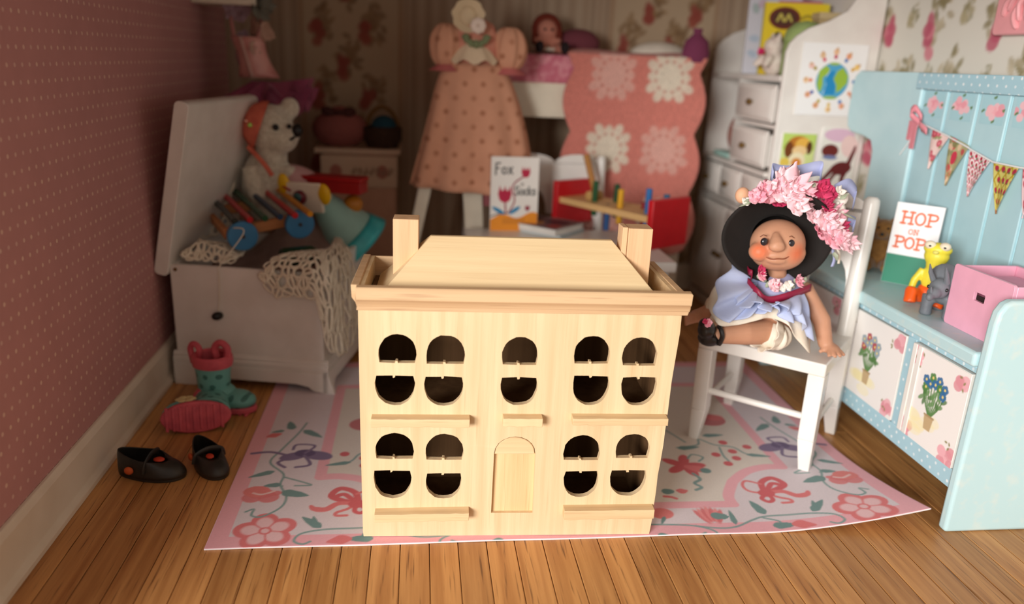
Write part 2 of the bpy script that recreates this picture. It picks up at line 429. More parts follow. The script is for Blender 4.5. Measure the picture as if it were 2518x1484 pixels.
# ------------------------------------------------------------------ the rug: flat print on thin felt
RX0, RX1, RY0, RY1 = -.655, 1.745, 2.172, 3.72
r = Ras(RX1-RX0, RY1-RY0, .0042, (226, 214, 220))
def rp(p): q = atz(p[0], p[1], 0); return (q.x-RX0, q.y-RY0)
def fL(*ps): return [rp((480+x/3.373, 940+y/3.373)) for x, y in ps]
def fR(*ps): return [rp((1600+x/2.968, 900+y/2.968)) for x, y in ps]
PINK, RED, RED2, TEAL, VIO = (240, 176, 186), (226, 120, 122), (212, 94, 100), (112, 146, 144), (126, 106, 142)
W_, H_ = r.w, r.h
inner = fL((1075, 715))[0]; xin = inner[0]
ylow = fR((600, 1010))[0][1]; arc = fR((600, 1012), (566, 950), (596, 850), (690, 780), (820, 748), (955, 748))
tip = arc[-1]
fieldR = arc + [(tip[0], H_-.30)]
mir = [(W_-p[0], p[1]) for p in fieldR]
field = fieldR + mir[::-1]
r.poly(field, (226, 216, 206))
for seg_ in (spline(arc[:3], 6)+spline(arc[2:], 6), [(tip[0], tip[1]), (tip[0], H_-.30)], [(tip[0], H_-.3), (W_-tip[0], H_-.3)], [(W_-p[0], p[1]) for p in spline(arc, 6)], [(W_-tip[0], tip[1]), (W_-tip[0], H_-.30)], [arc[0], (W_-arc[0][0], arc[0][1])]):
    r.line(seg_, .042, PINK, 1, 1, False)
for a, b in (((0, .03), (W_, .03)), ((0, H_-.03), (W_, H_-.03)), ((.03, 0), (.03, H_)), ((W_-.03, 0), (W_-.03, H_))): r.line([a, b], .062, PINK, 1, 1, False)
def flower(c, s):
    for i in range(5):
        a = 2*PI*i/5+.5; r.disc(c[0]+s*.56*math.cos(a), c[1]+s*.56*math.sin(a), s*.50, s*.46, RED, a)
    for i in range(5):
        a = 2*PI*i/5+.5; r.disc(c[0]+s*.44*math.cos(a), c[1]+s*.44*math.sin(a), s*.36, s*.28, (240, 200, 204), a, .95, 2)
    for i in range(5):
        a = 2*PI*(i+.5)/5+.5; r.line([c, (c[0]+s*.62*math.cos(a), c[1]+s*.62*math.sin(a))], .008, RED, .8)
    r.disc(*c, s*.22, s*.22, RED); r.disc(*c, s*.13, s*.13, (238, 196, 200))
def leaf(p, q, wd=.03): r.line([p, ((p[0]*.6+q[0]*.4), (p[1]*.6+q[1]*.4)), q], [.005, wd*.78, wd*.62, .004], TEAL)
def vine(pts, wd=.009): r.line(pts, wd, (132, 162, 160))
def bow(P, mx):
    g = (lambda *ps: [((W_-q[0]) if mx else q[0], q[1]) for q in fR(*ps)])
    r.line(g((830, 930), (805, 860), (880, 830), (970, 880), (900, 920), (840, 935)), .026, RED2)
    r.line(g((850, 920), (880, 870), (950, 890), (900, 915)), .022, RED2)
    r.line(g((840, 940), (720, 920), (670, 880), (690, 845), (800, 870)), .012, RED)
    r.line(g((850, 935), (960, 930), (1060, 965), (1130, 960), (1140, 940)), [.02, .026, .03, .014], RED)
    r.line(g((840, 940), (810, 975), (860, 1000), (890, 985), (850, 940)), .018, RED2)
    r.line(g((860, 945), (930, 970), (1010, 990), (1025, 1010), (960, 1012)), .014, RED)
    r.disc(*g((842, 938))[0], .032, .026, RED2)
for mx in (False, True):
    g = (lambda *ps, m=mx: [((W_-q[0]) if m else q[0], q[1]) for q in fR(*ps)])
    bow(None, mx)
    flower(g((1525, 1090))[0], .098)
    vine(g((0, 1165), (250, 1170), (480, 1190), (620, 1180), (740, 1130), (830, 1105), (1000, 1100), (1170, 1100), (1320, 1120), (1395, 1165), (1360, 1190), (1300, 1175)))
    vine(g((330, 1175), (450, 1205), (490, 1240), (440, 1262), (370, 1245), (400, 1225))); vine(g((820, 1115), (930, 1140), (960, 1170)))
    leaf(*g((830, 1085), (720, 990)), .05); leaf(*g((1175, 1085), (1240, 1010)), .045); leaf(*g((1200, 1075), (1170, 1010)), .03); leaf(*g((620, 1160), (570, 1060)), .03)
    leaf(*g((900, 1175), (1060, 1170)), .05); r.line(g((1040, 1170), (1100, 1172), (1200, 1185)), [.012, .05, .006], RED)
    c = g((425, 1085))[0]
    for q in range(7): r.disc(c[0]+(q-3)*.011, c[1]-.012*abs(q-3)*.5, .011, .046, (236, 142, 142) if q % 2 else (222, 112, 116), (q-3)*-.12, .95); leaf(*g((460, 1100), (560, 1105)), .055)
    r.disc(*g((80, 1085))[0], .042, .034, (232, 130, 130)); leaf(*g((60, 1240), (175, 1265)), .04); leaf(*g((100, 1110), (80, 1160)), .02)
    # side vine with tulip, leaves and the violet iris
    vine(g((1560, 960), (1500, 945), (1540, 985), (1480, 995), (1330, 940), (1250, 870), (1235, 790), (1170, 720), (1200, 640), (1080, 560), (900, 450), (800, 380)))
    vine(g((1180, 740), (1080, 780), (1050, 800), (1150, 800))); vine(g((1230, 800), (1300, 790), (1340, 800)))
    leaf(*g((1255, 840), (1110, 870)), .06); leaf(*g((1215, 700), (1395, 735)), .04); leaf(*g((1240, 790), (1340, 795)), .04); leaf(*g((850, 430), (770, 480)), .05); leaf(*g((920, 420), (900, 370)), .05); leaf(*g((980, 430), (1060, 440)), .03)
    c = g((1400, 860))[0]
    for dx, dy, rx_, ry_ in ((-.03, -.012, .034, .030), (.028, -.012, .036, .032), (0, .014, .046, .030), (-.045, .018, .018, .014), (.048, .016, .02, .016)): r.disc(c[0]+dx, c[1]+dy, rx_, ry_, RED, dx*9, .9); r.disc(c[0]+(-.02 if mx else .02), c[1]+.03, .045, .035, (232, 130, 126)); r.line([(c[0]-.03, c[1]+.02), (c[0], c[1]+.01), (c[0]+.04, c[1]+.03)], .009, (244, 206, 204))
    r.line(g((1010, 450), (1060, 460), (1110, 470)), [.01, .04, .008], RED)
    v = g((960, 600))[0]; sg = -1 if mx else 1
    r.disc(v[0]-.05*sg, v[1], .06, .034, VIO, .3*sg); r.disc(v[0]+.04*sg, v[1]-.005, .055, .03, VIO, -.4*sg); r.disc(v[0]+.0, v[1]+.02, .04, .03, (96, 74, 116))
    r.line([(v[0], v[1]), (v[0]-.03*sg, v[1]-.07), (v[0]+.02*sg, v[1]-.09)], .014, VIO); r.line([(v[0]+.03*sg, v[1]-.01), (v[0]+.09*sg, v[1]-.05), (v[0]+.06*sg, v[1]-.09)], .014, VIO)
    r.line([(v[0], v[1]+.02), (v[0]-.03*sg, v[1]+.08), (v[0]+.04*sg, v[1]+.09), (v[0]+.05*sg, v[1]+.05)], .012, VIO); r.line([(v[0]+.06*sg, v[1]), (v[0]+.13*sg, v[1]+.03), (v[0]+.2*sg, v[1]+.02)], .016, VIO)
    # flowers of the inner field
    vine(g((190, 600), (340, 580), (350, 540), (460, 580), (600, 600), (700, 650), (860, 670))); vine(g((500, 600), (530, 660), (570, 700)))
    leaf(*g((200, 605), (350, 595)), .045); leaf(*g((380, 515), (525, 510)), .04); leaf(*g((700, 655), (870, 670)), .035)
    for b in ((525, 565), (595, 630), (475, 652), (625, 680), (565, 718), (700, 598)): r.disc(*g(b)[0], .019, .019, RED2)
    c = g((240, 730))[0]
    for i in range(5): a = 2*PI*i/5; r.disc(c[0]+.045*math.cos(a), c[1]+.045*math.sin(a), .045, .022, RED2, a)
    r.line(g((270, 740), (340, 755), (400, 765)), [.03, .05, .03], RED); r.disc(*g((400, 768))[0], .022, .02, TEAL)
    vine(g((270, 680), (300, 650), (380, 670), (350, 700))); vine(g((310, 790), (360, 830), (320, 860), (370, 890), (330, 910)), .014)
    leaf(*g((100, 925), (165, 920)), .05); r.line(g((190, 915), (225, 920), (265, 915)), [.008, .035, .006], RED); r.line(g((100, 960), (150, 965), (185, 975)), .015, RED)
    c = g((430, 400))[0]; r.disc(*c, .07, .06, (200, 96, 104), 0, .9); r.disc(c[0]+.03, c[1]+.02, .04, .03, RED, 0, .9)
    vine(g((250, 560), (100, 470), (0, 440)))
    c = g((-420, 600))[0]; flower(c, .075)
r.mottle(.05)
def rugz(X, Y):
    px, py = (X-(W_-.62))/.62, 1-Y/.62
    lift = np.clip(px, 0, 1)**2*np.clip(py, 0, 1)**1.5*.075
    return lift+.0012*np.sin(X*9+Y*3)+.0055
RUGM = print_mat('felt rug print', .9, .1, .25, 700, .002, .2)
rug = r.obj('rug', lambda X, Y: np.stack([X+RX0+np.clip((X-(W_-.5))/.5, 0, 1)**2*np.clip(1-Y/.5, 0, 1)**2*.03, Y+RY0, rugz(X, Y)], -1), RUGM, None, True, .005)
tag(rug, 'thin white felt rug printed with pink borders, flowers and vines, lying on the plank floor', 'rug')
rug.data.materials.append(mat('felt edge', (240, 232, 232), .9)); rug.modifiers['solid'].material_offset_rim = 1

# ------------------------------------------------------------------ the bare wooden toy house
HW, HD, HZ = .986, .36, .772
house = thing('toy_house', 'bare unpainted wooden toy house with arched window holes standing on the rug', 'dollhouse', (-.173, 2.214, .0065), math.atan2(-.037, .9993))
T = .02
def hole(x0, x1, z0, z1, up):
    """arched hole; up: round on top, flat bottom"""
    wd, h = x1-x0, z1-z0; pts = []
    n = 14
    for i in range(n+1):
        a = PI*i/n; e = .90
        px = math.copysign(abs(math.cos(a))**e, math.cos(a)); pz = math.sin(a)**e
        pts.append(((x0+x1)/2+px*wd/2, z0+.024+pz*(h-.024)))
    pts = [(x1-.004, z0+.001)]+pts+[(x0+.004, z0+.001)]
    cx = (x0+x1)/2-.003
    pts += [(cx-.004, z0), (cx-.0035, z0+.007), (cx+.003, z0+.006), (cx+.004, z0)]
    pts = [(a+RNG.normal()*.0006, b+RNG.normal()*.0006) for a, b in pts]
    if not up: pts = [(a, z1-(b-z0)) for a, b in pts]
    return pts
WIN = [(.058, .173, .605, .698, 1), (.201, .319, .603, .696, 1), (.431, .542, .603, .694, 1), (.653, .764, .610, .701, 1), (.803, .914, .605, .698, 1),
       (.047, .168, .466, .564, 0), (.196, .316, .465, .562, 0), (.431, .545, .468, .562, 0), (.656, .771, .470, .570, 0), (.809, .922, .470, .567, 0),
       (.046, .166, .281, .371, 1), (.202, .322, .277, .368, 1), (.641, .760, .276, .365, 1), (.810, .922, .284, .370, 1),
       (.040, .159, .140, .240, 0), (.204, .318, .138, .230, 0), (.648, .762, .142, .237, 0), (.800, .919, .146, .240, 0)]
door = [(.417, .084), (.553, .084), (.551, .300)]+[(.485+.066*math.cos(PI*i/10), .300+.06*math.sin(PI*i/10)) for i in range(11)]+[(.419, .300)]
door = [(p[0], p[1]) for p in door]
ol = [(.006, 0), (HW-.036, 0)] + [(HW-.034+.026*(i/14)+RNG.normal()*.0012, HZ*i/14) for i in range(1, 14)]+[(HW-.009, HZ), (0, HZ), (.001, .4), (.004, .02)]
MB().prism(ol, 0, T, 'y', [hole(*q) for q in WIN]+[door]).obj('front_wall', TOYWOOD, house, bevel=.0035, seg=3, angle=30)
INW = wood_mat('inner ply with painted shade', (112, 82, 54), (96, 68, 44), (80, 56, 36), 2, .8, .05, .4, .8, .15, .15)  # indoor shade put into the wood colour, so the window holes read dark
MB().bx(.022, .0235, T, HD-.02, .02, HZ-.01).obj('inner_shade_lining', INW, house); MB().bx(HW-.0465, HW-.045, T, HD-.02, .02, HZ-.01).obj('inner_shade_lining', INW, house); MB().bx(.0235, HW-.0465, HD-.0195, HD-.018, .02, HZ-.01).obj('inner_shade_lining', INW, house)
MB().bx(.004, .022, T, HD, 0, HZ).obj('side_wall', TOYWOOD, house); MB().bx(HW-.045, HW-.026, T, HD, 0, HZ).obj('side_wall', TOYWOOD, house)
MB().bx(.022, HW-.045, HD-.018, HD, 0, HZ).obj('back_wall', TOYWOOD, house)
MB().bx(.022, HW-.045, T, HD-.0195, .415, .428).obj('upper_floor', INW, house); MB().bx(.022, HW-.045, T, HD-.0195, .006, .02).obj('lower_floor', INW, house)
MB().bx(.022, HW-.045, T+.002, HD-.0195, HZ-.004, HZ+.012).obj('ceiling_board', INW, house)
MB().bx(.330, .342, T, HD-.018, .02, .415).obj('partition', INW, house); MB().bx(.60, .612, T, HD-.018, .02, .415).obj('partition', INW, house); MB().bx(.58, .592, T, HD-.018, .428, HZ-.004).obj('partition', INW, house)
MB().bx(.414, .556, .013, .021, .080, .303).obj('door', wood_mat('door wood', (232, 200, 152), (220, 184, 134), (196, 156, 108), 2, .6, .02, .5, 1, .25, .3), house, bevel=.002)
fan = [(.418, .296), (.552, .296)]+[(.485+.064*math.cos(PI*i/12), .300+.055*math.sin(PI*i/12)) for i in range(13)]
MB().prism(fan, .004, .018).obj('fanlight', TOYWOODX, house, bevel=.003)
cp = [(0, .772), (-.004, .772), (-.004, .786), (-.010, .7862), (-.012, .795), (-.018, .804), (-.027, .810), (-.029, .812), (-.029, .845), (-.026, .849), (0, .849)]
def jag(n): return [RNG.normal()*.002 for _ in range(n)]
b = MB(); e0, e1 = jag(len(cp)), jag(len(cp))
b.prism(cp, .0, HW+.010, 'x')
n = len(cp); b.v = [((q[0]-.004+e0[i % n] if i < n else q[0]+e1[i % n]), q[1], q[2]) for i, q in enumerate(b.v)]
b.obj('cornice', TOYWOODD, house, bevel=.0015)
MB().prism([(.0, .772), (-.008, .79), (-.022, .81), (-.024, .849), (.0, .849)][::-1], .0, HD+.01).obj('cornice', TOYWOODD, house, bevel=.002).location = (.004, 0, 0)
MB().prism([(0, .772), (.008, .79), (.02, .81), (.022, .847), (0, .847)], .0, HD+.01).obj('cornice', TOYWOODD, house, bevel=.002).location = (HW-.03, 0, 0)
MB().bx(.0, HW-.02, HD, HD+.012, .772, .845).obj('cornice', TOYWOODD, house, bevel=.002)
MB().bx(.004, .018, 0, HD, HZ, .846).obj('parapet', TOYWOODX, house); MB().bx(HW-.044, HW-.030, 0, HD, HZ, .845).obj('parapet', TOYWOODX, house)
# hip roof (solid block)
R0 = (.036, .936, -.0, .352, .786); R1 = (.208, .780, .172, .190, .9615)
MB().frus(R0, R1).obj('roof', wood_mat('roof wood', (228, 202, 158), (218, 188, 144), (198, 164, 122), 0, .6, .03, .35, .7, .25, .25), house, bevel=.002)
CH = wood_mat('chimney wood', (228, 188, 146), (216, 174, 132), (194, 152, 112), 2, .6, .05, .4, .9, .25, .3)
MB().bx(.093, .171, .14, .215, .79, 1.018).obj('chimney', CH, house, bevel=.002)
c2 = MB().bx(.824, .901, .14, .215, .79, 1.008).obj('chimney', CH, house, bevel=.002)
MB().bx(.806, .8225, .145, .215, .79, 1.010).obj('side_strip', CH, c2, bevel=.0015)
for x0, x1, z0, z1, sl, tw in ((.037, .338, .408, .434, 0, 0), (.441, .564, .411, .438, 0, 0), (.658, .961, .417, .440, 0, 0), (.044, .344, .076, .103, .002, .006), (.652, .949, .079, .112, 0, .003)):
    b = MB(); nx = 14
    for i in range(nx):
        pass
    pr = lambda t: [(-.036+RNG.normal()*.0006, z0-sl+tw*t+RNG.normal()*.0012), (-.036, z1-sl+tw*t*.8+RNG.normal()*.0006), (0.002, z1+.001+tw*t*.8), (0.002, z0+tw*t)]
    v = []; f = []
    for i in range(nx+1):
        t = i/nx; v += [(x0+(x1-x0)*t, *p) for p in pr(t)]
    for i in range(nx):
        for k in range(4): a = i*4+k; c = i*4+(k+1) % 4; f.append((a, c, c+4, a+4))
    f += [(3, 2, 1, 0), tuple(nx*4+k for k in range(4))]
    b.add(v, f); b.obj('window_sill', TOYWOODX, house, bevel=.0012, angle=30)
# ------------------------------------------------------------------ the toy chest by the left wall
CW, CDp, CZ = .765, .74, .567
C0 = Vector((-1.112, 3.495, 0)); CA = math.radians(-11.4)
CM = Matrix.Translation(C0) @ Matrix.Rotation(CA, 4, 'Z')
chest = thing('toy_chest', 'white painted wooden toy chest with open lid, crammed with toys, against the rose wall', 'chest', C0, CA)
bx0, bx1, by0 = .012, .705, .012
b = MB().bx(bx0, bx1, by0, by0+.024, .06, CZ).bx(bx0, bx1, CDp-.03, CDp-.006, .06, CZ).bx(bx0, bx0+.024, by0+.024, CDp-.03, .06, CZ).bx(bx1-.024, bx1, by0+.024, CDp-.03, .06, CZ).bx(bx0+.024, bx1-.024, by0+.024, CDp-.03, .06, .085)
b.obj('body', WHITE, chest, bevel=.003)
mould = [(0, .10), (-.014, .10), (-.017, .112), (-.017, .128), (-.010, .134), (-.012, .146), (-.004, .156), (0, .160)]
b = MB(); b.prism([(by0+a, z) for a, z in mould], bx0-.014, bx1+.022, 'x').prism([(bx1-a, z) for a, z in mould], by0-.012, CDp-.0)
b.obj('base_moulding', WHITE, chest, bevel=.0015)
sk = [(bx0-.012, 0), (.10, 0), (.125, .030), (.17, .042), (.58, .042), (.635, .030), (.66, .010), (CW-.006, .0), (bx1+.022, .102), (bx0-.012, .102)]
MB().prism(sk, -.010, .014).obj('skirt', WHITE, chest, bevel=.002)
sk = [(-.010, 0), (.08, 0), (.11, .036), (.60, .036), (.64, 0), (CDp, 0), (CDp, .102), (-.010, .102)]
MB().prism([(p[0], p[1]) for p in sk], bx1-.002, bx1+.022, 'x').obj('skirt', WHITE, chest, bevel=.002)
MB().disc((.038, by0-.001, CZ-.022), .008, .008, 'y', 14).obj('hinge_pin', BRASS, chest)
ln = math.atan2(.155, .72)
LM = Matrix.Translation((-.018, 0, CZ-.02)) @ Matrix.Rotation(ln, 4, 'Y')
lid = MB().prism(rrect(-.034, .030, -.03, .745, .022, 5), -.002, CDp-.01, M=LM)
lo = lid.obj('lid', WHITE, chest, bevel=.003)
def cw(x, y, z): return CM @ Vector((x, y, z))

# contents: dark cloth floor of toys so that the things on top are carried
FAB = mat('folded play cloth', (176, 150, 140), .9, (140, 116, 110), 5, bmp=.3, bscale=30, bdist=.02)
b = MB().grid(lambda u, v: (bx0+.026+(bx1-bx0-.052)*u, by0+.026+(CDp-.06-.026)*v, CZ-.10+.22*min(1, max(0, v*2-1))**2*min(1, u*2)+.02*math.sin(u*9+v*4)+.02*math.sin(v*11)), 24, 24)
o = b.obj('play_cloth', FAB, None, solid=.02); o.matrix_world = CM.copy()
tag(o, 'crumpled mauve cloth lying under the toys inside the white chest', 'cloth')

# lace: rings of crochet thread laid over a cloth surface
LACE = mat('cream crochet thread', (238, 228, 208), .9, (226, 214, 192), 40, bmp=.3, bscale=400, sheen=.2)
def lace(name, fn, nu, nv, parent, thr=.0055, keep=None, wob=.25):
    """fn(u,v) -> point; staggered lattice of crocheted eyelets"""
    b = MB()
    for j in range(nv):
        for i in range(nu):
            if keep and not keep((i+.5)/nu, (j+.5)/nv): continue
            cu, cv = i+.5+(.5 if j % 2 else 0), j+.5
            ru, rv = .50+RNG.normal()*.03, .60+RNG.normal()*.04; k = 9; a0 = RNG.random()*6
            pts = []
            for q in range(k+1):
                a = 2*PI*q/k+a0; rr = 1+wob*.4*math.sin(2*a+a0*3)
                u, v = (cu+ru*rr*math.cos(a))/nu, (cv+rv*rr*math.sin(a))/nv
                pts.append(fn(u, v)+Vector((0, -.002, .002))*RNG.normal()*.6)
            b.tube(pts, thr*(1+.25*RNG.normal()), 5, False)
            if RNG.random() < .55:
                a = RNG.random()*6; p = [fn((cu+ru*math.cos(a))/nu, (cv+rv*math.sin(a))/nv), fn(cu/nu, cv/nv), fn((cu-ru*math.cos(a))/nu, (cv-rv*math.sin(a))/nv)]
                b.tube(p, thr*1.2, 5, False)
    return b.obj(name, LACE, parent, angle=80)
lacet = thing('lace_shawl', 'cream crocheted lace shawl draped over the front corner of the white toy chest', 'shawl', (0, 0, 0))
# drape: from inside the chest up over the rim, hanging down the corner
def drape(path):
    sp = [spline(p, 8) for p in path]
    def fn(u, v):
        u = min(max(u, -.03), 1.03); v = min(max(v, -.03), 1.03)
        a = u*(len(sp)-1); i = min(max(int(a), 0), len(sp)-2); t = a-i
        def on(c):
            q = v*(len(c)-1); k = min(max(int(q), 0), len(c)-2); return c[k].lerp(c[k+1], q-k)
        return on(sp[i]).lerp(on(sp[i+1]), t)
    return fn
o_ = .016
e = by0-o_; rx = bx1+o_
fn1 = drape([
    [cw(.50, .16, .60), cw(.47, .05, .615), cw(.44, e, .575), cw(.43, e-.005, .52)],
    [cw(.56, .20, .615), cw(.53, .06, .63), cw(.51, e-.004, .585), cw(.505, e-.012, .455)],
    [cw(.62, .22, .62), cw(.61, .07, .635), cw(.60, e-.006, .585), cw(.595, e-.014, .47)],
    [cw(.66, .24, .62), cw(.67, .08, .635), cw(.68, e-.010, .58), cw(.69, e-.012, .46)],
    [cw(.66, .30, .62), cw(.70, .14, .63), cw(.735, .0, .56), cw(.745, -.012, .42), cw(.73, -.012, .22)],
    [cw(.64, .40, .62), cw(.69, .24, .63), cw(.745, .10, .575), cw(.765, .06, .42), cw(.77, .06, .17)],
    [cw(.62, .50, .61), cw(.68, .36, .62), cw(.75, .22, .575), cw(.785, .16, .43), cw(.795, .15, .19)],
    [cw(.60, .56, .60), cw(.67, .44, .615), cw(.745, .32, .57), cw(.785, .26, .46), cw(.795, .24, .26)]])
def kp(u, v): return v < .98
lace('shawl_panel', fn1, 13, 8, lacet, .0062)
fn2 = drape([
    [cw(.05, .10, .60), cw(.055, .05, .61), cw(.06, .045, .575)],
    [cw(.10, .16, .645), cw(.12, .09, .66), cw(.12, .06, .585)],
    [cw(.18, .20, .63), cw(.21, .11, .63), cw(.20, .06, .58)],
    [cw(.27, .22, .60), cw(.29, .12, .60), cw(.27, .06, .575)]])
lace('shawl_end', fn2, 6, 4, lacet, .0062)
fn3 = drape([[aty(432, 590, 3.60), aty(428, 545, 3.64), aty(446, 470, 3.70)], [aty(470, 590, 3.70), aty(476, 530, 3.78), aty(482, 468, 3.82)], [aty(520, 580, 3.85), aty(520, 520, 3.92), aty(524, 476, 3.95)], [aty(560, 560, 3.95), aty(566, 500, 4.0), aty(572, 446, 4.05)]])
lace('shawl_end', fn3, 6, 4, lacet, .006)

# ---- pull-along xylophone
XW = [aty(595, 578, 3.58), aty(735, 549, 3.69), aty(508, 523, 3.98)]
E1 = (XW[1]-XW[0]); LX = E1.length; E1.normalize()
E2 = (XW[2]-XW[0]); E2 = (E2-E1*E2.dot(E1)); WX = E2.length; E2.normalize(); E3 = E1.cross(E2)
if E3.z < 0: E3 = -E3
XMt = Matrix(((E1.x, E2.x, E3.x, XW[0].x), (E1.y, E2.y, E3.y, XW[0].y), (E1.z, E2.z, E3.z, XW[0].z), (0, 0, 0, 1)))
xy = thing('xylophone_pull_toy', 'wooden pull toy with blue wheels and coloured bars lying on the open chest', 'pull toy')
xy.matrix_world = XMt
def paint(n, c, rough=.35): return mat(n, c, rough, bmp=.05, bscale=60)
XB = paint('blue wheel paint', (62, 128, 176), .4)
RW = .068
for i, (x, y) in enumerate(((0, 0), (LX, 0), (0, WX), (LX, WX))):
    s = -1 if y == 0 else 1
    wh = MB().disc((x, y+s*.008, 0), RW, .030, 'y', 28).obj('wheel', XB, xy, bevel=.004)
    MB().disc((x+.012*0, y+s*.024, 0), .009, .008, 'y', 12).obj('axle_end', mat('dark axle', (60, 56, 60), .5), wh)
XWD = wood_mat('xylophone frame wood', (196, 130, 80), (176, 112, 66), (150, 90, 50), 0, .5, .05)
MB().bx(-.07, LX+.07, .03, .055, -.014, .036).bx(-.07, LX+.07, WX-.055, WX-.03, -.014, .036).bx(-.07, -.045, .055, WX-.055, -.014, .03).obj('frame', XWD, xy, bevel=.003)
BAR = [('black green', (34, 40, 36)), ('red', (188, 28, 38)), ('green', (30, 76, 46)), ('navy', (28, 56, 86)), ('red', (190, 26, 36)), ('amber', (214, 142, 22))]
for i, (n, c) in enumerate(BAR):
    x = -.02+i*(LX+.045)/5.0; h = WX*(.52+.05*i)
    MB().tube([(x, WX/2-h, .072), (x, WX/2+h, .072)], .0145, 12).obj('bar', paint(n+' bar paint', c, .3), xy, bevel=.003)
HX = LX+.085
HDM = Matrix.Translation((HX+.01, WX*.40, 0)) @ Matrix.Rotation(math.radians(40), 4, 'Z') @ Matrix.Translation((-HX-.01, -WX*.40, 0))
hd = MB().bx(HX, HX+.02, WX*.4-.105, WX*.4+.105, -.01, .14, HDM).obj('head', paint('cream white toy paint', (238, 228, 210)), xy, bevel=.008)
YEL = paint('yellow ear paint', (238, 190, 20))
MB().ball((HX+.012, WX*.4-.115, .085), (.018, .036, .054), 14, 8, HDM).obj('ear', YEL, hd); MB().ball((HX+.012, WX*.4+.105, .125), (.018, .034, .056), 14, 8, HDM).obj('ear', YEL, hd)
MB().ball((HX-.010, WX*.4+.01, .07), (.022, .036, .036), 14, 8, HDM).obj('nose', paint('maroon nose paint', (110, 26, 40)), hd)
MB().ball((HX-.024, WX*.4+.012, .074), (.014, .024, .024), 12, 8, HDM).obj('nose_tip', paint('teal paint', (52, 90, 92)), hd)
MB().tube([(HX-.006, WX*.4+.06, .10), (HX-.006, WX*.4+.1, .12)], .006, 6, True, HDM).obj('mouth', paint('red line paint', (170, 50, 50)), hd)
cord = [(-.05, .02, .02), (-.03, -.03, .05), (-.005, -.07, .03)]
pts = [XMt @ Vector(p) for p in cord]
pts += [cw(.245, by0-.006, CZ+.006), cw(.242, by0-.010, CZ-.02), cw(.238, by0-.008, .46), cw(.228, by0-.010, .36)]
iv = XMt.inverted()
MB().tube([iv @ p for p in spline(pts, 8)], .0028, 6).obj('pull_cord', mat('white cord', (228, 218, 200), .8), xy)
cb = iv @ cw(.226, by0-.020, .345)
MB().ball(cb, (.026, .019, .019), 14, 10).obj('bead', BLACK, xy, label='black bead on the end of the cord')

# ---- the white bear in its coral bonnet
FUR = mat('white plush', (226, 218, 200), .95, (200, 190, 170), 60, bmp=.6, bscale=160, bdist=.01, sheen=.4)
CORAL = mat('coral cloth', (226, 120, 96), .8, (206, 100, 82), 20, bmp=.3, bscale=150)
by_ = 4.10
bp0 = aty(665, 315, by_)
bear = thing('plush_bear', 'white plush bear in a coral bonnet sitting at the back of the open chest', 'plush toy', (bp0.x, bp0.y, .50))
zc = bp0.z-.50
b = MB().ball((0, 0, zc), (.115, .11, .12), 20, 14).ball((.055, -.03, zc-.045), (.085, .08, .075)).ball((.10, -.045, zc-.02), (.055, .055, .045))
b.ball((-.03, .02, zc-.30), (.135, .11, .20)).ball((0, 0, zc-.14), (.08, .07, .08)).ball((-.148, -.03, zc+.095), (.052, .04, .055)).ball((.095, .03, zc+.10), (.05, .035, .055))
b.tube([(-.09, -.06, zc-.19), (-.07, -.10, zc-.28), (-.04, -.13, zc-.36)], [.05, .05, .04], 12).tube([(.07, -.02, zc-.19), (.09, -.03, zc-.28), (.09, -.05, zc-.36)], [.05, .045, .04], 12)
b.obj('body', FUR, bear, remesh=.012, sm=3)
BNR = Vector((-.93, -.12, .34)).to_track_quat('Z', 'Y').to_matrix().to_4x4()
bn = MB().lathe([(.0, .128), (.04, .122), (.08, .102), (.108, .070), (.118, .045), (.126, .044), (.114, .076), (.085, .110), (.04, .131), (0, .137)], 26, Matrix.Translation((0, 0, zc)) @ BNR)
bn.obj('bonnet', CORAL, bear)
MB().tube(spline([(-.10, -.06, zc-.09), (-.02, -.12, zc-.16), (.02, -.125, zc-.22)], 5), .012, 8).obj('bonnet_tie', CORAL, bear)
MB().ball((.045, -.112, zc+.015), .016).obj('eye', BLACK, bear); MB().ball((.105, -.085, zc+.02), .012).obj('eye', BLACK, bear)
MB().ball((.142, -.075, zc+.0), (.026, .028, .034)).tube([(.13, -.088, zc-.03), (.11, -.10, zc-.045)], .007, 6).obj('nose', BLACK, bear)
MB().ball((-.075, -.112, zc+.022), .012, 8, 6).obj('sequin', mat('green sequin', (190, 255, 120), .1, spec=1, metal=.6), bear)
MB().ball((-.095, -.100, zc+.04), .009, 8, 6).obj('sequin', mat('pink sequin', (255, 190, 170), .1, spec=1, metal=.6), bear)

# ---- sheer turquoise bag with satin hem, lying over the right side of the chest
sheer = mat('sheer mint fabric', (168, 214, 204), .7, alpha=.82, sheen=.3)
satin = mat('turquoise satin', (54, 186, 192), .3, (38, 160, 170), 14, spec=.6)
bag = thing('sheer_drawstring_bag', 'sheer mint bag with turquoise satin hem spilling over the right rim of the chest', 'bag')
P0 = aty(795, 500, 4.02); P1 = aty(872, 585, 4.02); ax = (P1-P0); L = ax.length; ax.normalize()
ax = Vector((ax.x, ax.y+.18, ax.z)).normalized()
s1 = Vector((.42, -.55, .72)); s1 = (s1-ax*s1.dot(ax)).normalized(); s2 = ax.cross(s1)
def bagp(t, a, r): return P0+ax*t+(s1*math.cos(a)*.75+s2*math.sin(a))*r*(1+.05*math.sin(3*a+t*9))
RB = lambda t: .075+.40*max(0, t)
b = MB().grid(lambda u, v: bagp(-.06+v*.27, u*2*PI, RB(-.06+v*.27)), 32, 12, True)
b.obj('sheer_panel', sheer, bag)
b = MB().grid(lambda u, v: bagp(.205+v*.085, u*2*PI, RB(.205+v*.085)+.004), 36, 3, True)
b.obj('satin_hem', satin, bag, solid=.004)
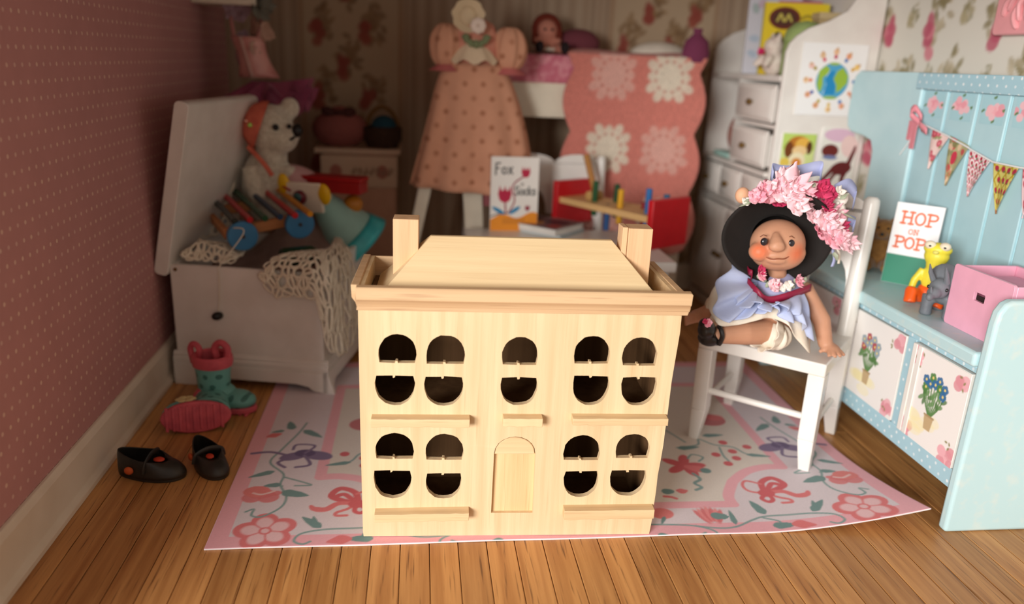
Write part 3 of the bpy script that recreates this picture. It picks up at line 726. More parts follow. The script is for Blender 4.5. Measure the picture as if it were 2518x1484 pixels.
MB().ball(P0-ax*.05, (.08, .07, .06)).obj('gathered_end', mat('white tulle', (226, 220, 206), .9), bag, remesh=.014)
def toybox(name, label, cat, px, Y, sx, sy, sz, mt, rz=0, bev=.004):
    p = aty(px[0], px[1], Y); o = thing(name, label, cat, p, rz)
    return o
p = cw(.60, .60, .0)
t = thing('red_box', 'small red lidded box lying at the far end of the open chest', 'box', aty(808, 470, 4.06), CA-.10)
MB().bx(-.13, .19, -.05, .06, 0, .06).obj('box_body', paint('deep red paint', (168, 24, 28)), t, bevel=.005); MB().bx(-.135, .195, -.055, .065, .06, .082).obj('lid', paint('deep red lid', (176, 22, 28)), t, bevel=.005)
t = thing('orange_ball', 'small orange ball beside the red box in the chest', 'ball', aty(868, 502, 4.06)); MB().ball((0, 0, 0), .05, 18, 12).obj('rubber_ball', paint('orange rubber', (196, 126, 36)), t)
t = thing('pink_pillow', 'small pink pillow tucked behind the yellow eared toy head', 'pillow', aty(742, 455, 4.12), .2)
MB().ball((0, 0, 0), (.15, .10, .09), 20, 12, rot=Euler((.3, .5, 0))).obj('pillow_body', mat('faded pink cotton', (206, 160, 160), .9, bmp=.2), t)
t = thing('green_bottle', 'dark green plastic bottle lying beside the blue wheel under the sheer bag', 'bottle', cw(.55, .22, .585), .5)
MB().lathe([(0, -.10), (.045, -.10), (.05, -.09), (.05, .04), (.03, .07), (.02, .08), (.02, .105), (0, .105)], 16, Matrix.Rotation(PI/2, 4, 'Y')).obj('bottle_body', paint('dark green plastic', (24, 58, 34), .3), t); 
MB().lathe([(0, .105), (.024, .105), (.024, .13), (0, .13)], 14, Matrix.Rotation(PI/2, 4, 'Y')).obj('cap', paint('dark cap', (20, 30, 24), .3), t)

# ------------------------------------------------------------------ boots and shoes on the planks
AQUA = dot_mat('aqua rubber with dots', (110, 172, 164), [(60, 112, 108), (70, 120, 112)], .45, (0, 2), (.052, .046), .22, True, .06, .1, .4, .1)
CORR = mat('pink rubber', (214, 92, 104), .5, (190, 78, 92), 20, bmp=.15, bscale=60)
def boot(name, label, loc, rot, group, toe=.30, fallen=False):
    t = thing(name, label, 'boot', loc, 0, group, rot)
    # x = toe direction
    leg = []
    H = .215
    def sec(z):  # centre x, rx, ry of the shaft
        return (.008*math.sin(z*14), .068+.010*(z/H)**2, .060+.006*(z/H))
    b = MB()
    b.lathe([(0.066, .035), (.068, .09), (.072, .15), (.078, .20), (.076, .215)], 24, sy=.88)
    b.ball((.012, 0, .065), (.088, .064, .055), 20, 12).ball((.10, 0, .048), (.088, .062, .040), 20, 12)
    o = b.obj('upper', AQUA, t, angle=80)
    so = [( .085*math.cos(a)*(1 if math.cos(a) < 0 else 1.0)+.055+(.05*math.cos(a)), .066*math.sin(a)) for a in [2*PI*i/28 for i in range(28)]]
    MB().prism(so, 0, .026, 'z').obj('sole', CORR, t, bevel=.006)
    tr = MB()
    for i in range(9): tr.bx(-.05+i*.026, -.038+i*.026, -.05, .05, -.006, .002)
    tr.obj('tread', CORR, t, bevel=.002)
    c = MB(); c.lathe([(.074, .192), (.084, .196), (.088, .215), (.086, .238), (.078, .246), (.066, .238), (.060, .20)], 24, sy=.88)
    c.obj('cuff', CORR, t)
    for y in (-.03, .03): pass
    hl = MB().tube(spline([(-.082, -.01, .20), (-.094, -.008, .262), (-.075, -.008, .285), (-.052, -.008, .262), (-.058, -.01, .215)], 5), .013, 8).tube(spline([(.06, 0, .21), (.075, 0, .272), (.045, 0, .30), (.015, 0, .275), (.02, 0, .23)], 5), .015, 8)
    hl.obj('pull_handle', CORR, t)
    MB().lathe([(.060, .196), (0, .19)], 20, sy=.88).obj('lining', mat('dark lining', (46, 26, 26), .9), t)
    fl = MB()
    return t
ub = atz(560, 1018, 0)
b1 = boot('rain_boot', 'aqua spotted rain boot with pink cuff standing upright in front of the chest', (ub.x-.065, ub.y+.07, .006), (0, 0, -.30), 'pair of toy rain boots')
b2 = boot('rain_boot', 'aqua rain boot tipped over on its side, pink sole turned to the front', (-.83, 2.99, .068), (0, 0, 0), 'pair of toy rain boots')
bx_ = Vector((-1, -.20, .0)).normalized(); bz_ = Vector((0, .985, -.12)); bz_ = (bz_-bx_*bz_.dot(bx_)).normalized(); by_v = bz_.cross(bx_)
b2.rotation_euler = Matrix((bx_, by_v, bz_)).transposed().to_euler()
DAI = mat('white flower patch', (226, 206, 150), .6)
o = MB()
for i in range(6):
    a = 2*PI*i/6; o.ball((.095+.024*math.cos(a), .060, .070+.024*math.sin(a)), (.018, .006, .018), 10, 6)
o.obj('flower_patch', DAI, b2)
# the two black strap shoes
LEA = mat('worn black leather', (30, 28, 26), .42, (48, 42, 36), 14, bmp=.15, bscale=80)
INS = mat('dark lining brown', (52, 40, 22), .8)
ORG = mat('worn orange spot', (204, 90, 40), .6)
def shoe(label, loc, rz, L):
    t = thing('strap_shoe', label, 'shoe', loc, rz, 'pair of black strap shoes')
    s = L/.26
    def outl(k, sc, dx=0): return [((.13*math.cos(a)*sc+dx)*s, (.058-.014*(-math.cos(a)))*math.sin(a)*sc*s) for a in [2*PI*i/k for i in range(k)]]
    MB().prism(outl(28, 1.0), 0, .014*s, 'z').obj('sole', LEA, t, bevel=.003)
    def wall(u, v):
        a = 2*PI*u; x = .13*math.cos(a); y = (.058+.014*math.cos(a))*math.sin(a)
        toe = max(0, min(1, (math.cos(a)-.05)/.55)); hgt = .072+.022*max(0, -math.cos(a))**1.5-.018*toe
        k = 1-(.50*toe+.10)*v**1.6-(.0)
        return ((x*(1-(1-k)*.55 if toe < .2 else k)+.012*toe*v)*s, y*k*s, (.012+hgt*(math.sin(v*PI/2)))*s)
    MB().grid(wall, 36, 8, True).obj('upper', LEA, t, solid=.004*s)
    MB().prism(outl(24, .84), .014*s, .020*s, 'z').obj('insole', INS, t)
    MB().tube(spline([(.0, -.062*s, .040*s), (.004*s, -.050*s, .078*s), (.006*s, 0, .094*s), (.004*s, .050*s, .078*s), (0, .062*s, .040*s)], 6), .013*s, 8, flat=.4).obj('strap', LEA, t)
    MB().ball((-.062*s, -.054*s, .044*s), (.018*s, .010*s, .016*s), 10, 8).obj('buckle_spot', ORG, t); MB().ball((.035*s, -.008*s, .074*s), (.022*s, .016*s, .008*s), 10, 8).obj('toe_spot', mat('red spot', (196, 60, 34), .6), t)
    return t
s1 = atz(372, 1186, 0); s2 = atz(515, 1178, 0)
shoe('black strap shoe nearer the baseboard, turned sideways with its toe towards the rug', (s1.x-.012, s1.y+.055, 0), math.radians(-9), .245)
shoe('black strap shoe nearer the rug, toe pointing to the front', (s2.x-.02, s2.y+.085, 0), math.radians(-54), .225)
# ------------------------------------------------------------------ chairs: one pattern, twice
def chair(name, label, loc, rz, seat_h=.434, W=.46, D=.41, top=1.03, lean=.10, leg=.062):
    t = thing(name, label, 'chair', loc, rz)
    hw = W/2; st = .052
    MB().bx(-hw, hw, 0, D, seat_h-st, seat_h).obj('seat', WHITEG, t, bevel=.005)
    q = leg
    for sx in (-1, 1):
        x0, x1 = (-hw, -hw+q) if sx < 0 else (hw-q, hw)
        i0, i1 = (x0, x1-.022) if sx < 0 else (x0+.022, x1)
        b = MB().frus((i0, i1, .004, q-.022, 0), (x0, x1, .0, q, .14)).frus((x0, x1, 0, q, .14), (x0, x1, 0, q, seat_h-st))
        b.obj('leg', WHITEG, t, bevel=.004)
        b = MB().frus((i0, i1, D-q+.03, D+.008, 0), (x0, x1, D-q, D, .14)).frus((x0, x1, D-q, D, .14), (x0, x1, D-q, D, seat_h-st))
        b.obj('leg', WHITEG, t, bevel=.004)
        k = lean/(top-seat_h)
        xm = (x0+x1)/2; r = q/2*1.08
        pts = [(xm, D-q/2+(z-seat_h)*k, z) for z in (seat_h-.01, seat_h+.2, top-.03, top-.012, top)]
        MB().tube(pts, [r*1.02, r, r*.95, r*.9, r*.55], 14, True).obj('back_post', WHITEG, t, angle=50)
        MB().tube([((x0+x1)/2, .03, .17), ((x0+x1)/2, D-.03, .17)], .012, 10).obj('stretcher', WHITEG, t)
    MB().tube([(-hw+q*.6, q/2, .225), (hw-q*.6, q/2, .225)], .0135, 10).obj('stretcher', WHITEG, t)
    # crest board with two humps and arched cut-outs
    x1 = hw-q*.55; zb, zt = seat_h+(-.05 if W > .55 else .02), top-.045; AH = .16; AT = .135 if W > .55 else .20
    poly = [(-x1, zb+.16), (-x1, zt)]
    for c in (-x1/2, x1/2): poly += [(c+x1*.5*math.cos(a), zt-.004+.055*math.sin(a)) for a in [PI-PI*i/10 for i in range(11)]]
    poly += [(x1, zt), (x1, zb+.16)]
    for c in (x1/2, -x1/2): poly += [(c+x1*.36*math.cos(a), max(zb+.16, zt-AT-AH)+min(AH, zt-AT-zb-.16)*math.sin(a)) for a in [PI*i/10 for i in range(11)]]
    k = lean/(top-seat_h)
    M = Matrix.Translation((0, D-q/2-.008, seat_h)) @ Matrix.Rotation(-math.atan(k), 4, 'X') @ Matrix.Translation((0, 0, -seat_h))
    MB().prism(poly, 0, .018, M=M).obj('crest_board', WHITEG, t, bevel=.004)
    return t
chair('slat_chair', 'small white wooden chair with scalloped crest standing behind the white play table', (.80, 4.24, 0), 0.03, W=.61, D=.27, top=.985, leg=.05, lean=.03)

# ------------------------------------------------------------------ play table and the things on it
TZ = .60
t = thing('play_table', 'low white play table behind the wooden toy house', 'table', (.75, 3.88, 0), 0)
MB().bx(-.50, .495, -.365, .36, TZ-.05, TZ).obj('tabletop', WHITEG, t, bevel=.006)
for sx in (-1, 1):
    for sy in (-1, 1): MB().frus((sx*.44-.02, sx*.44+.02, sy*.30-.02, sy*.30+.02, 0), (sx*.44-.03, sx*.44+.03, sy*.30-.03, sy*.30+.03, TZ-.05)).obj('leg', WHITEG, t, bevel=.004)
MB().bx(-.44, .44, -.32, -.30, TZ-.13, TZ-.05).obj('apron', WHITEG, t, bevel=.003); MB().bx(-.44, .44, .29, .31, TZ-.13, TZ-.05).obj('apron', WHITEG, t, bevel=.003)
# letters drawn with strokes
def strokes(r, text, x, y, h, wd, col, font, gap=.16, wf=.62):
    for ch in text:
        if ch == ' ': x += h*.4; continue
        w = h*font[ch][0]
        for st in font[ch][1]: r.line([(x+p[0]*w, y+p[1]*h) for p in st], wd, col, 1, 1, len(st) > 3)
        x += w+h*gap
    return x
def arcp(cx, cy, rx, ry, a0, a1, n=10): return [(cx+rx*math.cos(math.radians(a0+(a1-a0)*i/n)), cy+ry*math.sin(math.radians(a0+(a1-a0)*i/n))) for i in range(n+1)]
SERIF = {
 'H': (1.0, [[(.2, 0), (.2, 1)], [(.8, 0), (.8, 1)], [(.2, .52), (.8, .52)], [(.03, .03), (.37, .03)], [(.63, .03), (.97, .03)], [(.03, .97), (.37, .97)], [(.63, .97), (.97, .97)]]),
 'O': (.82, [arcp(.5, .5, .42, .46, 0, 360, 20)]),
 'P': (.84, [[(.25, 0), (.25, 1)], [(.25, .96), (.5, .97), (.82, .93), (.94, .75), (.82, .55), (.5, .49), (.25, .5)], [(.03, .03), (.5, .03)], [(.05, .97), (.4, .97)]]),
 'N': (.95, [[(.2, 0), (.2, 1)], [(.8, 0), (.8, 1)], [(.2, .97), (.8, .05)], [(.04, .03), (.36, .03)], [(.64, .97), (.97, .97)], [(.04, .97), (.3, .97)]])}
HAND = {
 'F': (.5, [[(.1, -.1), (.12, .5), (.15, 1.0)], [(.15, 1.0), (.95, 1.05)], [(.12, .5), (.75, .56)]]),
 'o': (.5, [arcp(.5, .3, .42, .3, 90, 450, 16)]), 'x': (.45, [[(.05, .62), (.95, 0)], [(.9, .65), (.05, .0)]]),
 'S': (.5, [[(.92, .85), (.6, 1.0), (.2, .92), (.12, .7), (.5, .5), (.85, .3), (.75, .05), (.4, -.02), (.05, .12)]]),
 'c': (.42, [[(.92, .52), (.55, .62), (.12, .45), (.1, .15), (.5, 0), (.92, .12)]]), 'k': (.45, [[(.1, 0), (.12, 1)], [(.85, .62), (.15, .28), (.9, 0)]]),
 's': (.4, [[(.88, .55), (.5, .64), (.15, .5), (.5, .32), (.85, .15), (.5, 0), (.08, .1)]]), 'i': (.12, [[(.5, 0), (.5, .6)]]), 'n': (.42, [[(.1, 0), (.1, .6)], [(.1, .4), (.4, .62), (.85, .5), (.9, 0)]])}
def book(name, label, M, w, h, th, cover_r, cover_col, group=None, spine=None, open_=None):
    """upright book: local x width, z height, front at y=0, thickness to +y; M = world matrix"""
    t = thing(name, label, 'book', group=group); t.matrix_world = M
    MB().bx(.003, w-.004, .003, th-.003, .004, h-.004).obj('pages', PAGES, t)
    cm = mat('cover board', cover_col, .4)
    MB().bx(0, w, th-.003, th, 0, h).bx(0, .003, 0, th, 0, h).bx(.0, w, .0, .003, 0, h).obj('cover', cm, t, bevel=.001)
    cover_r.obj('cover_print', lambda X, Y: np.stack([X, X*0-.0012, Y], -1), PRINT, t)
    return t
def frame_y(loc, yaw, lean): return Matrix.Translation(loc) @ Matrix.Rotation(yaw, 4, 'Z') @ Matrix.Rotation(-lean, 4, 'X')
# story book standing on the table
w_, h_ = .262, .402
r = Ras(w_, h_, .0026, (236, 230, 222))
r.poly([(0, 0), (w_, 0)]+[(w_*(1-i/20), .095+.014*math.sin(i*.5+.4)-.02*(i/20)) for i in range(21)], (238, 148, 40))
r.line([(0, .078), (.04, .092), (.10, .10)], .006, (60, 50, 44)); 
for i in range(3): r.line([(.07, .066-.011*i), (.19, .068-.011*i)], .006, (190, 116, 40), .8)
strokes(r, 'Fox', .022, .312, .054, .0085, (58, 60, 62), HAND); strokes(r, 'in', .165, .250, .020, .004, (130, 124, 120), HAND); strokes(r, 'Socks', .134, .200, .044, .0078, (66, 70, 70), HAND, .08)
# plain stand-in ornament: a crimson tulip with two blue leaves
CR, CR2 = (186, 34, 70), (150, 26, 60)
def tulip(x, y, s, c):
    r.disc(x, y, s*.62, s*.62, c)
    for dx, a_ in ((-.42, .25), (0, 0), (.42, -.25)): r.poly([(x+dx*s-.3*s, y+.1*s), (x+dx*s+.3*s, y+.1*s), (x+dx*s*1.25, y+1.05*s)], c)
r.line([(.085, .10), (.080, .16)], .009, CR2); r.line([(.10, .10), (.132, .165), (.122, .25), (.180, .30)], .008, CR2)
tulip(.078, .19, .055, CR); tulip(.190, .315, .036, CR); tulip(.205, .125, .020, CR2)
r.disc(.045, .112, .040, .011, (34, 132, 178), -.5); r.disc(.135, .115, .036, .011, (34, 132, 178), .6)
fb = aty(1204, 570, 4.17)
book('picture_book', 'white picture book with orange hill cover, lettered Fox in Socks, standing on the table', frame_y((fb.x, 4.17, TZ+.001), .04, .06), w_, h_, .022, r, (238, 234, 228))
# flat books
def flatbook(name, label, c, rz, w, h, th, r, ccol, z):
    t = thing(name, label, 'book', (c[0], c[1], z), rz)
    MB().bx(-w/2+.002, w/2-.006, -h/2+.004, h/2-.004, .003, th-.003).obj('pages', PAGES, t)
    MB().bx(-w/2, w/2, -h/2, h/2, 0, .003).bx(-w/2, -w/2+.003, -h/2, h/2, .003, th-.003).bx(-w/2, w/2, -h/2, h/2, th-.003, th).obj('cover', mat('book cover '+str(ccol), ccol, .4), t, bevel=.001)
    if r: r.obj('cover_print', lambda X, Y: np.stack([X-w/2, Y-h/2, X*0+th+.0008], -1), PRINT, t)
    return t
c = atz(1345, 567, TZ)
flatbook('thin_book', 'thin white booklet with teal back lying beneath the grey flat book', (c.x+.03, c.y-.015), math.radians(-40), .26, .27, .012, None, (180, 200, 206), TZ)
r = Ras(.31, .29, .006, (168, 160, 160)); r.poly([(.02, .02), (.29, .02), (.29, .27), (.02, .27)], (120, 88, 92)); r.disc(.1, .1, .06, .05, (190, 130, 70)); r.disc(.2, .18, .07, .05, (70, 50, 66)); r.disc(.24, .08, .04, .05, (150, 60, 60))
flatbook('hardback_book', 'grey hardback with white page edges lying flat on the table', (c.x, c.y+.015), math.radians(-43), .31, .29, .032, r, (236, 232, 230), TZ+.0125)
# pounding bench
REDP = paint('pillar box red', (200, 26, 34), .35)
pl = atz(1360, 553, TZ); pr_ = atz(1590, 614, TZ)
pa = math.atan2(pr_.y-pl.y, pr_.x-pl.x); PLn = math.hypot(pr_.y-pl.y, pr_.x-pl.x)
t = thing('pounding_bench', 'red ended wooden pounding bench toy with coloured pegs on the white table', 'toy', (pl.x, pl.y, TZ), pa)
ew = .30
for x in (0, PLn): MB().bx(x-.018, x+.018, 0, ew, 0, .255).obj('end_board', REDP, t, bevel=.004)
MB().bx(.018, PLn-.018, .02, ew-.05, .132, .166).obj('deck', wood_mat('pale pine', (232, 190, 132), (220, 176, 116), (200, 150, 96), 0, .5, .03), t, bevel=.003)
pegs = [(.15, .09, .115, (32, 84, 44)), (.19, .20, .10, (30, 76, 40)), (.28, .08, .10, (226, 168, 36)), (.335, .18, .035, (140, 24, 34)), (.40, .09, .13, (44, 108, 170)), (.43, .18, .10, (48, 98, 130)), (.21, .10, .0, (48, 92, 150))]
for px_, py_, up, c_ in pegs:
    MB().tube([(px_/.46*PLn, py_, .02+up*.6), (px_/.46*PLn, py_, .166+up)], .0165, 14).obj('peg', paint('peg paint %d' % c_[0], c_), t, bevel=.003)
hm = Matrix.Translation((.150, .17, .205)) @ Matrix.Rotation(-.42, 4, 'Y')
t2 = thing('toy_mallet', 'little brown wooden mallet leaning against the pegs of the pounding bench', 'mallet'); t2.matrix_world = Matrix.Translation((pl.x, pl.y, TZ)) @ Matrix.Rotation(pa, 4, 'Z') @ hm
MWD = wood_mat('mallet wood', (190, 132, 66), (170, 114, 52), (140, 90, 40), 2, .5, .03)
MB().tube([(0, 0, -.01), (0, 0, .215)], .019, 12).obj('handle', MWD, t2, bevel=.003); MB().tube([(0, -.06, -.02), (0, .04, -.02)], .026, 14).obj('mallet_head', wood_mat('mallet head wood', (206, 166, 104), (190, 148, 88), (150, 110, 60), 1, .5, .03), t2, bevel=.004)

# ------------------------------------------------------------------ bed, blanket, rag doll
BY = 4.66
bl, BR_ = .30, 1.66
zr1, zr0 = aty(1330, 200, BY).z, aty(1330, 288, BY).z; zm = aty(1330, 132, BY).z
bd = thing('child_bed', 'white raised bed with pink gingham mattress along the back wall', 'bed', ((bl+BR_)/2, BY, 0))
hb = (BR_-bl)/2
IV = mat('ivory paint', (238, 226, 204), .45)
MB().bx(-hb, hb, 0, .03, zr0, zr1).bx(-hb, hb, .47, .50, zr0, zr1).bx(-hb, -hb+.03, .03, .47, zr0, zr1).bx(hb-.03, hb, .03, .47, zr0, zr1).bx(-hb+.03, hb-.03, .03, .47, zr0+.02, zr0+.04).obj('rail', IV, bd, bevel=.004)
for x in (-hb, hb-.11):
    for y in (.01, .44): MB().bx(x+.004, x+.106, y, y+.05, 0, zr0).obj('leg', IV, bd, bevel=.004)
GING = mat('pink gingham', (206, 112, 130), .85, (222, 146, 156), 30, lo=.45, hi=.55, bmp=.2)
MB().bx(-hb+.01, hb-.01, -.012, .49, zr1-.01, zm).obj('mattress', GING, bd, bevel=.02, seg=3)
pw = aty(1625, 120, BY+.22)
t = thing('white_bolster', 'white pillow on the bed behind the crocheted blanket', 'pillow', (pw.x, BY+.26, zm)); MB().ball((0, 0, .03), (.18, .10, .075), 20, 12).obj('pillow_body', mat('white cotton', (224, 212, 196), .9), t)
# crochet blanket
x0 = aty(1392, 300, BY-.05).x; x1 = aty(1722, 300, BY-.05).x; zb_ = aty(1640, 612, BY-.05).z
BW = x1-x0; BH = zm-zb_+.42
r = Ras(BW, BH, .008, (222, 134, 120))
pc = .425
for i in range(3):
    for j in range(6):
        cx, cz = .255+i*.36, .19+j*pc
        whi = (i+j) % 2 == 1
        c1, c2 = ((240, 226, 204), (228, 196, 176)) if whi else ((234, 178, 164), (226, 160, 146))
        for k in range(12):
            a = 2*PI*k/12; sq = 1+.14*math.cos(4*a)*-1; r.disc(cx+.118*sq*math.cos(a), cz+.118*sq*math.sin(a), .036, .028, c1, a, .85)
            r.disc(cx+.062*math.cos(a+.26), cz+.062*math.sin(a+.26), .03, .022, c1, a, .85)
        r.disc(cx, cz, .05, .05, c1, 0, .9)
        r.poly([(cx+.115*math.cos(q/8*PI), cz+.115*math.sin(q/8*PI)) for q in range(16)], c1, .8)
        for k in range(12):
            a = 2*PI*(k+.5)/12; r.disc(cx+.088*math.cos(a), cz+.088*math.sin(a), .010, .012, (206, 120, 104), a, .7); 
r.mottle(.22)
def blk(X, Y):
    top = .40; drop = BH-top
    v = Y  # 0 at hem
    on = np.clip((v-drop)/top, 0, 1); dn = np.clip(1-v/drop, 0, 1)
    sc = .022*np.abs(np.sin(X/BW*PI*5))*dn**8
    edge = np.exp(-X/.05); edge2 = np.exp(-(BW-X)/.05)
    y = BY-.038+on*top*.95-.02*np.sin(X*9+1)*dn-.018*np.sin(X*21)*dn**2-.04*dn*np.exp(-((v-.2)/.3)**2)
    z = zm+.014-dn*drop+.015*np.sin(X*11)*on-sc+.02*np.sin(np.clip(on*3, 0, 1)*PI/2)
    sl_ = np.abs(np.sin(v*PI/.355))
    edge, edge2 = np.exp(-X/.09), np.exp(-(BW-X)/.09)
    xx = x0+.03+X*(1-.06/BW)-.055*sl_*edge+.055*sl_*edge2
    return np.stack([xx, y, z], -1)
CRO = print_mat('crochet wool', .95, .1, .8, 90, .02, .3)
o = r.obj('crochet_blanket', blk, CRO, None, True, .012)
tag(o, 'peach crocheted blanket of white centred squares hanging over the side of the bed', 'blanket')
rd = aty(1342, 118, BY+.16)
t = thing('rag_doll', 'little rag doll with auburn hair and a white pinafore sitting on the bed', 'doll', (rd.x, BY+.14, zm))
hz = aty(1333, 75, BY+.14).z-zm
SKIN0 = mat('cloth skin', (196, 128, 108), .9)
b = MB().ball((0, 0, hz), (.062, .055, .066)).tube([(0, 0, hz-.05), (0, 0, .05)], [.03, .05], 10).tube([(0, 0, hz-.075), (-.08, -.03, .08)], [.022, .016], 8).tube([(0, 0, hz-.075), (.08, -.03, .08)], [.022, .016], 8).tube([(-.03, 0, .035), (-.06, -.14, .03)], [.03, .024], 8).tube([(.03, 0, .035), (.08, -.14, .03)], [.03, .024], 8)
b.obj('body', SKIN0, t, remesh=.009, sm=2)
b = MB()
for i in range(26):
    a = PI*(-.1+1.2*i/25); b.ball((.066*math.cos(a), .015+.01*(i % 3), hz+.01+.066*math.sin(a)), .026, 8, 6)
for s in (-1, 1):
    for k in range(4): b.ball((s*.07, .0, hz-.02*k), .024, 8, 6)
b.ball((0, .035, hz), (.062, .04, .064), 12, 8).obj('hair', mat('auburn yarn', (112, 40, 24), .95, bmp=.5), t, remesh=.009)
MB().lathe([(.03, hz-.065), (.05, hz-.11), (.10, .035), (.095, .02)], 16).obj('pinafore', mat('white pinafore', (214, 202, 184), .9), t)
MB().ball((-.02, -.056, hz+.006), .008, 8, 6).obj('eye', BLACK, t); MB().ball((.022, -.056, hz+.006), .008, 8, 6).obj('eye', BLACK, t)
DK = mat('dark stocking', (34, 22, 24), .9)
MB().ball((-.064, -.16, .038), (.026, .036, .034)).obj('shoe', DK, t); MB().ball((.084, -.16, .038), (.026, .036, .034)).obj('shoe', DK, t)
t = thing('plum_cushion', 'dark plum cushion behind the rag doll on the bed', 'cushion', (rd.x+.20, BY+.22, zm)); MB().ball((0, 0, .07), (.14, .09, .085), 18, 12).obj('cushion_body', mat('plum cloth', (116, 56, 66), .9, bmp=.2), t)
t = thing('purple_bag', 'small purple cloth bag hanging at the far end of the bed', 'bag', (aty(1735, 130, BY).x-.06, BY-.0, zm-.02)); MB().lathe([(0, 0), (.07, .01), (.085, .06), (.07, .13), (.025, .17), (.03, .2), (0, .2)], 16, sy=.6).obj('bag_body', mat('purple cloth', (120, 52, 82), .9, bmp=.2), t)

# ------------------------------------------------------------------ the peach dress on its stand
DY = 4.38
def dz(x, y): return aty(x, y, DY)
dr = thing('doll_dress', 'peach floral doll dress with puffed sleeves and white lace collar hanging before the bed', 'dress')
DM = dot_mat('peach sprig cotton', (214, 156, 126), [(168, 112, 84), (184, 128, 100)], .9, (0, 2), (.098, .074), .12, True, .14, .1, .1, .2)
PNK = mat('rose peach voile', (212, 146, 122), .9, (200, 126, 106), 18, bmp=.3, bscale=80)
wc = dz(1165, 150); hl_, hr_ = dz(1008, 452), dz(1312, 478)
def skirt(u, v):
    a = 2*PI*u; k = v**.62
    top_c = Vector((wc.x, DY, wc.z)); hem_c = Vector(((hl_.x+hr_.x)/2, DY, (hl_.z+hr_.z)/2))
    c = top_c.lerp(hem_c, v)+Vector((.02*math.sin(v*3), 0, 0))
    rx = .135+((hr_.x-hl_.x)/2-.135)*k; ry = .055+.10*k
    f = 1+.05*v*math.sin(9*a+1)+.03*v*math.sin(17*a)
    return (c.x+rx*math.cos(a)*(1+.02*math.sin(9*a)*v), DY+ry*math.sin(a)*f-.02*v*math.sin(9*a), c.z+(hr_.z-hl_.z)/2*math.cos(a)*v)
MB().grid(skirt, 72, 20, True).obj('skirt', DM, dr, solid=.004, angle=80)
b = MB().lathe([(.135, 0), (.14, .06), (.13, .14), (.10, .20), (.05, .225)], 20, Matrix.Translation((wc.x, DY, wc.z-.01)), sy=.5)
b.obj('bodice', PNK, dr)
for px_, py_, s in ((1100, 112, 1), (1252, 122, 1)):
    p = dz(px_, py_)
    m = MB().grid(lambda u, v: (p.x+.090*s*math.sin(PI*(.12+.76*v))*math.cos(2*PI*u)*(1+.13*math.sin(18*PI*u+3*v)), DY-.0+.075*math.sin(PI*(.12+.76*v))*math.sin(2*PI*u)*(1+.08*math.sin(16*PI*u)), p.z+.115*math.cos(PI*(.08+.84*v))+.05*(v-.5)*0), 48, 10, True)
    m.obj('puff_sleeve', DM, dr)
    MB().grid(lambda u, v: (p.x+(.05+.045*v)*math.cos(2*PI*u)*(1+.08*math.sin(20*PI*u)*v), DY+(.05+.03*v)*math.sin(2*PI*u), p.z-.095-.035*v), 40, 3, True).obj('cuff_frill', mat('rose frill', (190, 104, 100), .9), dr)
cc = dz(1165, 105)
MB().grid(lambda u, v: (cc.x+(.03+.10*v)*math.cos(2*PI*u), DY-.04+(.02+.06*v)*math.sin(2*PI*u), cc.z+.03-.13*v*(1+.1*math.sin(14*PI*u))), 40, 5, True).obj('lace_collar', mat('ivory lace', (222, 196, 164), .9), dr)
g = dz(1168, 90)
b = MB()
for i in range(7):
    a = PI+PI*i/6; b.ball((g.x+.055*math.cos(a), DY-.10, g.z-.005+.035*math.sin(a)), (.022, .014, .016), 8, 6, rot=Euler((0, a, 0)))
b.obj('green_leaves', mat('sage ribbon', (120, 128, 92), .9), dr)
b = MB(); g = dz(1172, 65)
for i in range(8):
    a = 2*PI*i/8; b.ball((g.x+.022*math.cos(a), DY-.12, g.z+.022*math.sin(a)), (.02, .012, .02), 8, 6)
b.obj('ribbon_rosette', mat('white ribbon', (228, 206, 190), .6), dr)
g = dz(1150, 40)
MB().ball((g.x, DY-.02, g.z), (.055, .05, .06), 14, 10).grid(lambda u, v: (g.x+(.045+.04*v)*math.cos(2*PI*u)*(1+.06*math.sin(18*PI*u)), DY-.05-.02*v, g.z+(.05+.035*v)*math.sin(2*PI*u)), 40, 2, True).obj('bonnet', mat('ivory bonnet', (222, 198, 162), .9, bmp=.3), dr)
st = thing('clothes_stand', 'white wooden stand with splayed legs carrying the peach dress', 'stand')
a, b_ = dz(1048, 468), dz(1008, 640); c, d_ = dz(1160, 470), dz(1168, 640)
for p, q, rr in ((a, b_, .036), (c, d_, .055)):
    k = p.z/(p.z-q.z); f = p.lerp(q, k)
    M2 = MB().frus((f.x-rr*.8, f.x+rr*.8, DY-.03, DY+.03, 0), (p.x-rr, p.x+rr, DY-.03, DY+.03, p.z+.05)); M2.obj('leg', IV, st, bevel=.004)
MB().bx(a.x-.04, c.x+.06, DY-.02, DY+.02, a.z+.05, a.z+.12).tube([(wc.x-.02, DY, a.z+.1), (wc.x-.02, DY, g.z)], .018, 10).tube([(wc.x-.15, DY, wc.z+.14), (wc.x+.15, DY, wc.z+.14)], .015, 8).obj('upright', IV, st)
MB().bx(c.x+.05, c.x+.12, DY-.01, DY+.015, c.z-.08, c.z+.02).obj('hem_tab', mat('dusty pink tab', (170, 96, 100), .9), dr)

